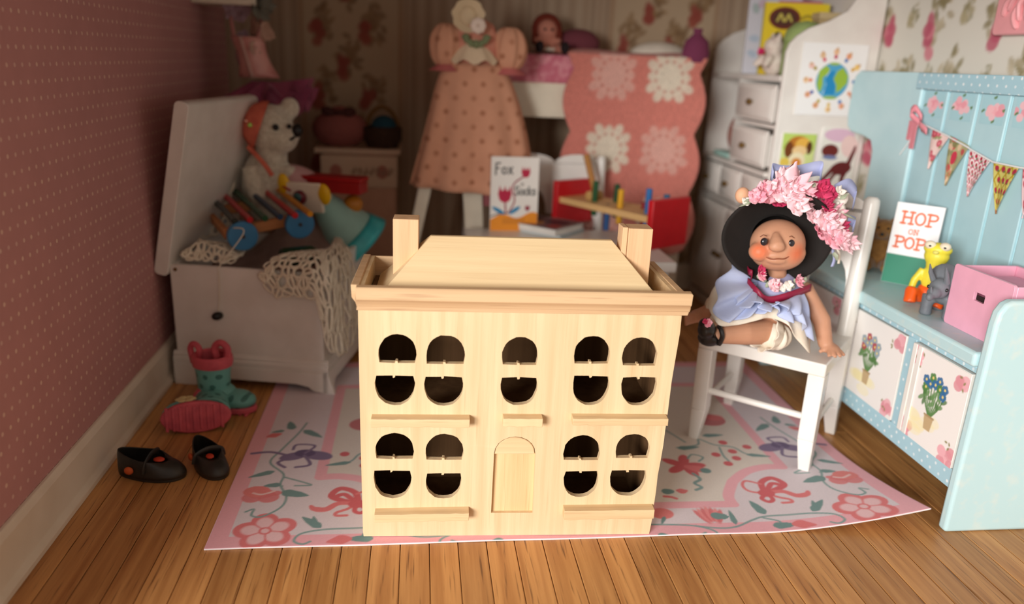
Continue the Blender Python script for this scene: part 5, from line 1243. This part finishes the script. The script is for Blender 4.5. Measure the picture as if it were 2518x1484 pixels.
# ---- things on the bench seat
w_, h_ = .185, .345
r = Ras(w_, h_, .002, (240, 238, 238))
r.poly([(0, 0), (w_, 0), (w_, .125), (0, .125)], (10, 122, 92))
OR = (222, 98, 44)
strokes(r, 'HOP', .026, .258, .052, .0088, OR, SERIF, .04); strokes(r, 'ON', .066, .216, .022, .0042, OR, SERIF, .08); strokes(r, 'POP', .018, .155, .048, .0088, OR, SERIF, .04)
A_ = atz(2165, 690, SZ+.001); B2 = atz(2278, 712, SZ+.001)
ya = math.atan2(B2.y-A_.y, B2.x-A_.x)
book('story_book', 'white and green book lettered HOP ON POP leaning against the blue bench back', frame_y(Vector((A_.x, A_.y, SZ+.002)), ya, .13), w_, h_, .014, r, (240, 238, 238))
# yellow goggle-eyed figure in orange trousers
fg = atz(2278, 750, SZ)
fr = thing('frog_figure', 'yellow goggle-eyed toy figure in orange trousers sitting before the green book', 'toy figure', (fg.x+.015, fg.y+.02, SZ), -.78)
YL = mat('yellow rubber', (238, 222, 70), .4, sss=.1); YG = YL
b = MB().ball((0, 0, .105), (.040, .034, .062)).ball((0, -.002, .195), (.046, .036, .040)).ball((0, -.004, .222), (.052, .036, .026)).tube([(0, 0, .14), (0, 0, .18)], [.030, .036], 12)
b.tube([(-.036, -.004, .135), (-.058, -.018, .09), (-.062, -.032, .048)], [.015, .014, .013], 10).tube([(.036, -.004, .135), (.054, -.018, .09), (.05, -.036, .055)], [.015, .014, .013], 10)
b.obj('body', YL, fr, remesh=.0045, sm=2)
b = MB().ball((0, .002, .045), (.048, .04, .045)).tube([(-.028, -.01, .028), (-.055, -.06, .05), (-.05, -.075, .012)], [.028, .026, .024], 12).tube([(.028, -.01, .028), (.05, -.062, .045), (.042, -.078, .012)], [.028, .026, .024], 12)
b.obj('trousers', mat('orange rubber', (244, 96, 30), .4), fr, remesh=.005, sm=2)
for s in (-1, 1):
    e = MB().ball((s*.026, -.022, .238), (.021, .018, .017)).obj('eye', mat('cream eye', (240, 226, 200), .3), fr); MB().ball((s*.026+.002, -.040, .237), (.005, .003, .004), 8, 6).obj('pupil', BLACK, e)
MB().ball((0, -.04, .215), (.012, .012, .008), 10, 6).obj('snout', mat('yellow nose', (236, 226, 120), .4), fr)
# grey horned dinosaur
dn = atz(2310, 772, SZ)
di = thing('horned_dinosaur', 'small grey three-horned dinosaur figure standing against the pink crate', 'toy animal', (dn.x+.015, dn.y+.0, SZ), math.radians(214))
di.scale = (1.3, 1.3, 1.3)
GR = mat('grey rubber', (122, 128, 134), .5, (104, 108, 114), 14, bmp=.2, bscale=70)
b = MB().ball((0, 0, .075), (.075, .042, .045)).ball((.07, 0, .09), (.034, .028, .03)).ball((.102, 0, .082), (.026, .019, .017)).ball((.128, 0, .074), (.014, .010, .012))
b.tube([(-.06, 0, .08), (-.11, 0, .06), (-.15, 0, .04)], [.034, .02, .006], 10)
fril = MB()
for (x, y) in ((.045, .03), (.045, -.03), (-.04, .03), (-.04, -.03)): b.tube([(x, y, .06), (x+.006, y*1.05, .03), (x+.004, y*1.05, .002)], [.021, .016, .018], 10)
b.ball((.048, 0, .125), (.012, .042, .036), rot=Euler((0, -.5, 0)))
b.obj('body', GR, di, remesh=.0042, sm=2)
for y in (-.018, .018): MB().tube([(.075, y, .11), (.10, y*1.2, .138), (.115, y*1.2, .162)], [.0085, .006, .0015], 8).obj('horn', GR, di)
MB().tube([(.122, 0, .082), (.132, 0, .104)], [.006, .0012], 8).obj('horn', GR, di)
for y in (-.024, .024): MB().ball((.084, y, .092), .0055, 8, 6).obj('eye', BLACK, di)
# pink slotted crate
cr = thing('pink_crate', 'pink plastic storage crate with a slot handle on the blue bench seat', 'crate', (1.925, 2.215, SZ))
PKP = mat('pink plastic', (244, 178, 200), .35, spec=.5)
sl = [(.085, .115), (.145, .115), (.145, .150), (.085, .150)]
sl = rrect(.118, .172, .122, .152, .004, 2)
MB().prism(rrect(0, .295, 0, .222, .012, 4), 0, .012, 'x', [sl]).obj('front_panel', PKP, cr, bevel=.002)
MB().bx(.012, .235, 0, .012, 0, .216).bx(.012, .235, .283, .295, 0, .216).bx(.235, .247, 0, .295, 0, .216).bx(.012, .235, .012, .283, 0, .012).obj('walls', PKP, cr, bevel=.003)
MB().bx(.07, .20, .05, .24, .012, .19).obj('packed_sheet', mat('pink card', (236, 160, 186), .6), cr, bevel=.003)
MB().bx(.0125, .016, .11, .18, .118, .139).obj('slot_shadow_plate', mat('painted slot shade', (40, 24, 24), .8), cr)  # dark plate added to stand for the shade inside the slot
# little brown teddy behind the chair
tb = atz(2150, 668, SZ)
td = thing('brown_teddy', 'small golden brown teddy bear half hidden behind the chair post on the bench', 'plush toy', (tb.x+.045, tb.y+.06, SZ), -.6)
td.scale = (.9, .9, .9)
b = MB().ball((0, 0, .085), (.065, .055, .085)).ball((0, -.01, .205), (.062, .055, .056)).ball((0, -.06, .19), (.028, .03, .022)).ball((-.05, 0, .255), (.022, .014, .022)).ball((.05, 0, .255), (.022, .014, .022)).tube([(-.05, -.01, .14), (-.09, -.05, .09)], [.026, .024], 8).tube([(.05, -.01, .14), (.09, -.05, .09)], [.026, .024], 8).tube([(-.03, -.02, .04), (-.05, -.11, .03)], [.034, .03], 8).tube([(.03, -.02, .04), (.05, -.11, .03)], [.034, .03], 8)
b.obj('body', mat('golden plush', (156, 110, 56), .95, (132, 90, 42), 40, bmp=.6, bscale=160, sheen=.3), td, remesh=.007, sm=2)
MB().ball((0, -.09, .195), (.010, .006, .008), 8, 6).obj('nose', BLACK, td)
for s in (-1, 1): MB().ball((s*.022, -.058, .222), .006, 8, 6).obj('eye', BLACK, td)

# ---- pink embossed picture on the papered wall
pc_ = atx(2445, 88, XR-.02)
pf = thing('embossed_plaque', 'pink embossed plaque hanging on the rose papered right wall', 'plaque', (XR-.003, pc_.y, pc_.z))
PKE = mat('pink enamel', (240, 166, 170), .3, spec=.5)
MB().prism(rrect(-.34, 0, 0, .34, .02, 4), -.035, 0, 'x').obj('plaque_panel', PKE, pf, bevel=.008, seg=3)
b = MB()
for i in range(9):
    a = 2*PI*i/9
    for q in range(2): b.tube(spline([(-.036, -.17+.02*math.cos(a), .17+.02*math.sin(a)), (-.044, -.17+(.06+.04*q)*math.cos(a+.3), .17+(.06+.04*q)*math.sin(a+.3)), (-.036, -.17+(.12+.03*q)*math.cos(a), .17+(.12+.03*q)*math.sin(a))], 5), [.012]*10+[.006], 8)
b.obj('embossed_scrolls', PKE, pf)['kind'] = 'stuff'
# ------------------------------------------------------------------ the chair in front and the doll sitting on it
CRZ = math.radians(-41)
ex_, ey_ = Vector((math.cos(CRZ), math.sin(CRZ), 0)), Vector((-math.sin(CRZ), math.cos(CRZ), 0))
FRc = Vector((1.522, 2.545, 0)); c0 = FRc-ex_*.25
chair('side_chair', 'white wooden chair on the rug before the blue bench, with the bonneted doll on it', c0, CRZ, seat_h=.463, W=.50, D=.47, top=1.03, lean=.09)
SEAT = .463
DOLLY = 2.72
def D(x, y, d=0): return aty(x, y, DOLLY+d)
o0 = atz(1905, 862, SEAT)
doll = thing('bonnet_doll', 'doll in a black flower trimmed bonnet and lavender dress sitting on the white chair', 'doll', (o0.x, o0.y, SEAT))
OFF = doll.location.copy()
def Q(x, y, d=0): return D(x, y, d)-OFF
SK, b_, t_ = base_mat('doll skin', .5, .35)
hc = Q(1912, 600, -.06)
tc = t_.add('ShaderNodeTexCoord')
def near(c, r0, r1):
    vm = t_.add('ShaderNodeVectorMath', operation='DISTANCE'); t_.link(tc.outputs['Object'], vm.inputs[0]); vm.inputs[1].default_value = c
    return ramp(t_, vm.outputs['Value'], r1, r0)
chL, chR = Q(1866, 617, -.13), Q(1953, 620, -.125)
f = t_.math('MULTIPLY', t_.math('MAXIMUM', near(chL, .014, .050), near(chR, .014, .050)), .90)
t_.link(t_.mix(f, t_.mix(ramp(t_, noise_of(t_, 14), .3, .7), lin((204, 152, 122)), lin((194, 142, 112))), lin((228, 116, 74))), b_.inputs['Base Color'])
b_.inputs['Subsurface Weight'].default_value = .15; b_.inputs['Subsurface Radius'].default_value = (.02, .01, .006); b_.inputs['Subsurface Scale'].default_value = .3
b = MB()
b.ball(hc, (.100, .090, .092), 28, 18).ball(Q(1912, 618, -.06), (.101, .088, .070), 28, 16).ball(Q(1912, 636, -.08), (.062, .062, .036), 20, 12)
b.ball(Q(1868, 618, -.095), (.040, .040, .036)).ball(Q(1954, 621, -.09), (.040, .040, .036)).ball(Q(1910, 636, -.118), (.046, .036, .020))
b.tube([Q(1908, 574, -.118), Q(1909, 590, -.138), Q(1910, 606, -.152)], [.012, .021, .029], 14).ball(Q(1910, 606, -.152), (.031, .026, .020))
b.tube([Q(1911, 640, -.03), Q(1910, 690, -.02)], [.034, .036], 14)
b.tube([Q(1910, 690, 0), Q(1905, 740, .0), Q(1900, 800, .0)], [.075, .085, .09], 16)
# arm on the right of the photo, straight down to the seat, mitten hand with thumb
hand = atz(2038, 866, SEAT+.012)-OFF
sh = Q(1978, 712, -.005); el = sh.lerp(hand, .52)+Vector((.012, -.01, .012))
b.tube([Q(1950, 705, 0), sh, el, sh.lerp(hand, .86), hand+Vector((0, 0, .016))], [.040, .036, .034, .028, .028], 14)
b.ball(hand+Vector((.0, -.005, .020)), (.036, .040, .020))
for i, (dx, dy, L) in enumerate(((.024, -.03, .042), (.010, -.038, .05), (-.006, -.042, .05), (-.020, -.038, .042))):
    p = hand+Vector((dx*.8, dy*.5, .014)); q = hand+Vector((dx*1.5, dy-L*.5, .006)); b.tube([p, p.lerp(q, .5)+Vector((0, 0, .006)), q], [.0105, .0095, .007], 8)
b.tube([hand+Vector((-.024, -.004, .016)), hand+Vector((-.048, -.018, .010))], [.011, .008], 8)
# arm on the left of the photo, behind the house edge
sl_ = Q(1838, 712, .03); hl2 = atz(1700, 838, SEAT+.05)-OFF
b.tube([Q(1870, 708, .01), sl_, Q(1790, 745, .05), Q(1722, 772, .06)], [.038, .034, .030, .025], 12)
b.ball(Q(1716, 776, .06), (.034, .03, .026))
for k in range(4): b.tube([Q(1712, 772+k*5, .05), Q(1692, 772+k*7, .04), Q(1684, 780+k*6, .03)], [.010, .009, .007], 8)
# near leg stretched to the left, far leg behind it
b.tube([Q(1915, 806, -.03), Q(1880, 816, -.08), Q(1830, 818, -.10), Q(1785, 821, -.105), Q(1752, 824, -.108)], [.055, .048, .045, .037, .030], 16)
b.tube([Q(1890, 790, .05), Q(1800, 770, .06), Q(1735, 772, .07)], [.052, .045, .032], 14)
b.obj('body', SK, doll, remesh=.0052, sm=4)
EYE = mat('dark glass eye', (38, 34, 40), .15, spec=.7)
for x, y in ((1879, 594), (1945, 598)): 
    e = MB().ball(Q(x, y, -.141), (.0135, .010, .0145), 14, 10).obj('eye', EYE, doll)
mo = [Q(1884, 632, -.146), Q(1897, 637, -.154), Q(1912, 636, -.158), Q(1928, 636, -.154), Q(1940, 630, -.145)]
MB().tube(spline(mo, 5), .0022, 6).obj('mouth', mat('mouth line', (150, 84, 58), .6), doll)
for x, y in ((1903, 616), (1918, 617)): pass
for (x0_, y0_), (x1_, y1_) in (((1869, 582), (1886, 580)), ((1938, 583), (1955, 586))): MB().tube([Q(x0_, y0_, -.135), Q((x0_+x1_)/2, min(y0_, y1_)-3, -.14), Q(x1_, y1_, -.135)], .002, 6).obj('eyebrow', mat('brow', (130, 80, 56), .7), doll)
# bonnet: deep black brim behind the face, crown behind, flowers along the upper edge
HATM = mat('black felt', (32, 26, 23), .85, (27, 22, 19), 12, bmp=.15, bscale=200)
bc = Q(1908, 580, .0)
nrm = Vector((-.10, -.93, -.10)).normalized()
ua = (Q(2040, 618, .03)-Q(1778, 560, .0)); ua = (ua-nrm*ua.dot(nrm)).normalized(); va = nrm.cross(ua); va = -va if va.z < 0 else va
HM = Matrix(((ua.x, va.x, nrm.x, bc.x), (ua.y, va.y, nrm.y, bc.y), (ua.z, va.z, nrm.z, bc.z), (0, 0, 0, 1)))
def brim(u, v):
    a = 2*PI*u; rr = .085+(.125)*v
    rx, ry = rr*(1.0), rr*(.80+.06*math.sin(a))
    z = .055*v**1.6*(1-.45*math.cos(2*a))*.9+(-.02)*(1-v)
    sag = .012*math.cos(a-.6)*v
    return HM @ Vector((rx*math.cos(a), ry*math.sin(a)+sag, z+.0))
hb = MB().grid(brim, 64, 10, True)
hat = hb.obj('bonnet', HATM, doll, solid=.007)
cr_ = MB().lathe([(.092, .0), (.10, -.05), (.095, -.10), (.065, -.14), (.0, -.155)], 28, HM, sy=.86).obj('crown', HATM, hat)
PKL = [mat('pale pink paper', (253, 216, 222), .7, (246, 176, 190), 14), mat('light pink paper', (250, 196, 206), .7, (238, 146, 166), 14), mat('rose paper', (214, 70, 112), .7, (190, 40, 86), 16), mat('white paper petal', (244, 234, 224), .7), mat('blush paper', (253, 226, 228), .7, (248, 188, 200), 14)]
LEAFM = mat('sage paper', (176, 186, 160), .7); LAV = mat('lavender ribbon', (178, 184, 220), .55, (164, 170, 210), 10)
BL = []
for k, (mi, n_, rw_) in enumerate(((0, 7, 3), (1, 7, 2), (2, 8, 3), (3, 5, 1), (4, 7, 2))):
    o = blossom(.05, n_, rw_, .7, 20+k).obj('flower', PKL[mi], hat, angle=80, solid=.0012); BL.append(o)
used = set()
def place(kind, x, y, s, d=-.09, tilt=(0, 0)):
    o = BL[kind] if kind not in used else BL[kind].copy()
    if kind in used: COL.objects.link(o)
    used.add(kind)
    o.parent = hat; p = Q(x, y, d); o.location = p; o.scale = (s, s, s)
    dirv = Vector((.25*tilt[0]+RNG.normal()*.2, -1, .35+.3*tilt[1]+RNG.normal()*.2)).normalized()
    o.rotation_euler = (dirv.to_track_quat('Z', 'Y') @ Euler((0, 0, RNG.random()*6)).to_quaternion()).to_euler()
for a in ((0, 1952, 462, 1.45), (4, 1935, 440, 1.1), (1, 1905, 466, .95), (1, 1880, 476, .85), (4, 1925, 478, 1.0), (2, 1912, 492, .72), (1, 1858, 484, .65), (2, 2020, 466, .85), (2, 2040, 480, .6), (4, 1960, 502, 1.0), (0, 1985, 500, .85), (1, 2005, 494, .8), (2, 2034, 506, .62), (4, 2000, 530, .85), (0, 2030, 540, 1.05), (1, 2015, 560, .9), (4, 2050, 556, 1.0), (2, 2072, 560, .6), (1, 2045, 585, .95), (0, 2072, 590, .9), (4, 2092, 600, .75), (1, 1980, 470, .9), (3, 2058, 500, .9), (3, 2064, 472, .5), (1, 2060, 528, .8), (4, 1890, 462, .7), (3, 1835, 494, .35)):
    place(*a[:4], d=-.075+.02*RNG.normal()+(.03 if a[0] == 3 else 0), tilt=((a[1]-1950)/100, (560-a[2])/100))
b = MB()
for (x, y, x2, y2) in ((1850, 494, 1818, 508), (1846, 490, 1826, 496), (2052, 620, 2058, 640), (1995, 460, 2004, 448), (2066, 490, 2084, 476), (2075, 525, 2105, 540)):
    p, q = Q(x, y, -.08), Q(x2, y2, -.07); m_ = (p+q)/2; L = (q-p).length
    b.tube([p, p.lerp(q, .3), m_, q], [.004, .014, .012, .003], 8, flat=.35)
b.obj('paper_leaf', LEAFM, hat)['kind'] = 'stuff'
def ribbon(name, P, w, mt, par, up=Vector((0, 0, 1))):
    P = spline(P, 6); v = []; f = []
    for p in P: v += [p-up*w/2, p+up*w/2]
    for i in range(len(P)-1): f.append((2*i, 2*i+2, 2*i+3, 2*i+1))
    return MB().add(v, f).obj(name, mt, par, solid=.0025)
ribbon('ribbon_loop', [Q(1900, 440, .0), Q(1898, 420, .02), Q(1920, 424, .03), Q(1960, 424, .03), Q(2018, 414, .02), Q(2016, 440, .0)], .055, LAV, hat)
ribbon('ribbon_loop', [Q(2050, 470, -.02), Q(2085, 455, .0), Q(2104, 478, .01), Q(2098, 500, .0)], .05, LAV, hat)
ribbon('ribbon_loop', [Q(2085, 540, -.03), Q(2102, 548, -.02), Q(2096, 566, -.03)], .04, LAV, hat)
ribbon('ribbon_tail', [Q(2046, 610, -.04), Q(2052, 635, -.03), Q(2046, 655, -.02)], .012, LAV, hat, Vector((1, 0, 0)))
ribbon('ribbon_tail', [Q(2056, 606, -.05), Q(2064, 625, -.05), Q(2062, 648, -.04)], .010, mat('ivory ribbon', (236, 228, 210), .6), hat, Vector((1, 0, 0)))
MB().ball(Q(1826, 480, -.02), (.027, .024, .03)).obj('fabric_bud', mat('apricot silk', (236, 180, 142), .6), hat)
# dress: bodice, sash, ruffled skirts, bloomers
LV = mat('lavender cotton', (176, 188, 224), .85, (190, 200, 230), 9, bmp=.2, bscale=200, sheen=.2)
LV2 = mat('lavender collar', (176, 176, 212), .85, bmp=.2, bscale=200)
CREAM = mat('ivory cotton', (240, 230, 214), .9, (230, 216, 196), 12, bmp=.25, bscale=120)
WINE = mat('wine ribbon', (158, 30, 66), .45, (140, 22, 56), 12, spec=.5)
tor = lambda x, y, d=0: Q(x, y, d)
b = MB().lathe([(.040, .058), (.075, .040), (.098, .005), (.102, -.03), (.10, -.075), (.09, -.10)], 28, Matrix.Translation(Q(1910, 704, -.005)), sy=.86)
b.obj('bodice', LV2, doll)
def band(x0, y0, xm, ym, x1, y1, w, nm, mt, d=-.105):
    return ribbon(nm, [Q(x0, y0, d+.07), Q((x0+xm)/2, (y0+ym)/2+4, d+.012), Q(xm, ym, d), Q((x1+xm)/2, (y1+ym)/2+4, d+.012), Q(x1, y1, d+.07)], w, mt, doll)
band(1838, 692, 1888, 738, 1994, 706, .030, 'sash', WINE, -.118); band(1834, 655, 1850, 672, 1842, 690, .022, 'shoulder_ribbon', WINE, -.06)
wst = Q(1893, 742, -.02)
def frill(name, cx, cy, d, A1, A2, r0, amp, nf, mt, ph=0, depth=.10, nseg=110, gap=None):
    c = Q(cx, cy, d); axd = c-wst
    def fn(u, v):
        a = 2*PI*u
        ring = A1*math.cos(a)+A2*math.sin(a)
        k = r0+(1-r0)*v
        p = wst.lerp(c, v*.95)+ring*k
        w = amp*v**1.3*math.sin(nf*a+ph+.9*math.sin(2*a)); nv = axd.normalized()
        return p+nv*w+ring.normalized()*amp*.5*v*math.cos(nf*a+ph)
    return MB().grid(fn, nseg, 10, True).obj(name, mt, doll, solid=.003, angle=80)
def drapeskirt(name, wl, hl, mt, amp, n, bulge, ph=0):
    W1, H1 = spline([Q(*q) for q in wl], 10), spline([Q(*q) for q in hl], 10)
    def on(c, u):
        q = u*(len(c)-1); k = min(int(q), len(c)-2); return c[k].lerp(c[k+1], q-k)
    def fn(u, v):
        p = on(W1, u).lerp(on(H1, u), v)
        return p+Vector((0, -1, .35))*(bulge*math.sin(PI*min(1, v*.9)))+Vector((.25, -1, .2))*(amp*v*math.sin(n*2*PI*u+ph))
    return MB().grid(fn, 120, 12).obj(name, mt, doll, solid=.0035, angle=80)
WA = [(1868, 692, -.01), (1858, 706, -.06), (1866, 728, -.10), (1888, 744, -.118), (1915, 744, -.118), (1950, 730, -.10), (1974, 716, -.05)]
drapeskirt('petticoat', WA, [(1786, 668, .04), (1756, 706, .0), (1744, 760, -.06), (1764, 798, -.12), (1812, 800, -.145), (1850, 788, -.15), (1886, 782, -.16), (1920, 790, -.16), (1945, 812, -.17), (1966, 840, -.16), (1984, 866, -.13), (1994, 850, -.06), (1992, 800, .0)], CREAM, .010, 5, .012, .8)
drapeskirt('skirt_frill', WA, [(1796, 650, .02), (1768, 690, -.04), (1754, 742, -.10), (1770, 786, -.15), (1808, 790, -.17), (1842, 772, -.16), (1868, 770, -.17), (1893, 752, -.16), (1912, 772, -.18), (1938, 792, -.19), (1962, 790, -.18), (1978, 812, -.16), (1990, 836, -.10), (1990, 800, -.02)], LV, .020, 9, .022)
drapeskirt('skirt_frill', WA, [(1812, 700, -.02), (1800, 726, -.08), (1812, 756, -.14), (1840, 752, -.17), (1858, 742, -.17), (1872, 760, -.19), (1893, 764, -.19), (1905, 742, -.17), (1922, 752, -.18), (1940, 772, -.18), (1962, 772, -.16), (1978, 780, -.10)], LV, .020, 8, .020, 1.5)
def puff(name, x, y, d, rx, rz, amp, n, mt, ry=.045):
    c = Q(x, y, d)
    return MB().grid(lambda u, v: c+Vector((rx*math.sin(PI*(.1+.8*v))*math.cos(2*PI*u)*(1+amp*math.sin(n*2*PI*u)), ry*math.sin(PI*(.1+.8*v))*math.sin(2*PI*u)*(1+amp*math.sin(n*2*PI*u)), rz*math.cos(PI*(.05+.9*v)))), 60, 10, True).obj(name, mt, doll, angle=80)
puff('bloomer_leg', 1902, 824, -.085, .062, .052, .10, 9, CREAM, .060)
def cuffr(name, p, q, r0, r1, amp, n):
    ax = (q-p).normalized(); s1 = ax.orthogonal().normalized(); s2 = ax.cross(s1)
    return MB().grid(lambda u, v: p.lerp(q, v)+(s1*math.cos(2*PI*u)+s2*math.sin(2*PI*u))*((r0+(r1-r0)*v)*(1+amp*v*math.sin(n*2*PI*u)))+ax*.006*v*math.sin(n*2*PI*u+1), 70, 6, True).obj(name, CREAM, doll, solid=.002, angle=80)
cuffr('bloomer_cuff', Q(1900, 818, -.085), Q(1876, 815, -.10), .058, .072, .10, 9)
cuffr('bloomer_cuff', Q(1780, 770, .05), Q(1748, 772, .065), .045, .060, .12, 8)
puff('bloomer_leg', 1772, 752, .055, .060, .046, .08, 8, CREAM)
cuffr('sleeve_cuff', Q(1835, 712, .03), Q(1812, 728, .04), .042, .056, .08, 8)
# flowers along the neckline
for (kind, x, y, s) in ((1, 1871, 674, .46), (2, 1872, 664, .40), (4, 1903, 700, .62), (2, 1908, 698, .34), (1, 1963, 688, .50), (3, 1938, 700, .42), (3, 1925, 706, .34), (2, 1962, 690, .28)):
    o = BL[kind].copy(); o.name = 'neckline_flower'; COL.objects.link(o); o.parent = doll; o.location = Q(x, y, -.115+(.02 if x > 1940 or x < 1880 else 0)); o.scale = (s, s, s); o.rotation_euler = Vector((RNG.normal()*.2, -1, .3)).to_track_quat('Z', 'Y').to_euler()
b = MB()
for i in range(12):
    x = 1868+i*10; y = 682+24*math.sin(PI*i/11)+RNG.normal()*3; p = Q(x, y, -.108+.03*abs(i-5.5)/5.5); b.ball(p, (.014, .006, .009), 8, 5, rot=Euler((0, RNG.random()*3, 0)))
b.obj('leaf_trim', LEAFM, doll)['kind'] = 'stuff'
# black strap shoe with a flower
sp = Q(1745, 822, -.11); ax1 = (Q(1738, 800, -.13)-Q(1752, 846, -.09))
b = MB().ball(Q(1744, 830, -.105), (.044, .040, .032)).ball(Q(1738, 810, -.125), (.034, .036, .036)).ball(Q(1736, 798, -.13), (.028, .03, .026)).ball(Q(1762, 832, -.10), (.030, .034, .026))
b.obj('shoe', mat('black patent', (30, 26, 26), .3, spec=.5), doll, remesh=.005, sm=3)
MB().tube(spline([Q(1768, 846, -.135), Q(1776, 826, -.150), Q(1770, 804, -.13), Q(1764, 806, -.07)], 5), .009, 8).obj('shoe_strap', mat('black strap', (34, 28, 26), .35), doll)
o = BL[1].copy(); o.name = 'shoe_flower'; COL.objects.link(o); o.parent = doll; o.location = Q(1740, 792, -.165); o.scale = (.34,)*3; o.rotation_euler = Vector((-.3, -1, .4)).to_track_quat('Z', 'Y').to_euler()
o = BL[2].copy(); o.name = 'shoe_flower'; COL.objects.link(o); o.parent = doll; o.location = Q(1734, 790, -.168); o.scale = (.22,)*3; o.rotation_euler = Vector((-.3, -1, .4)).to_track_quat('Z', 'Y').to_euler()
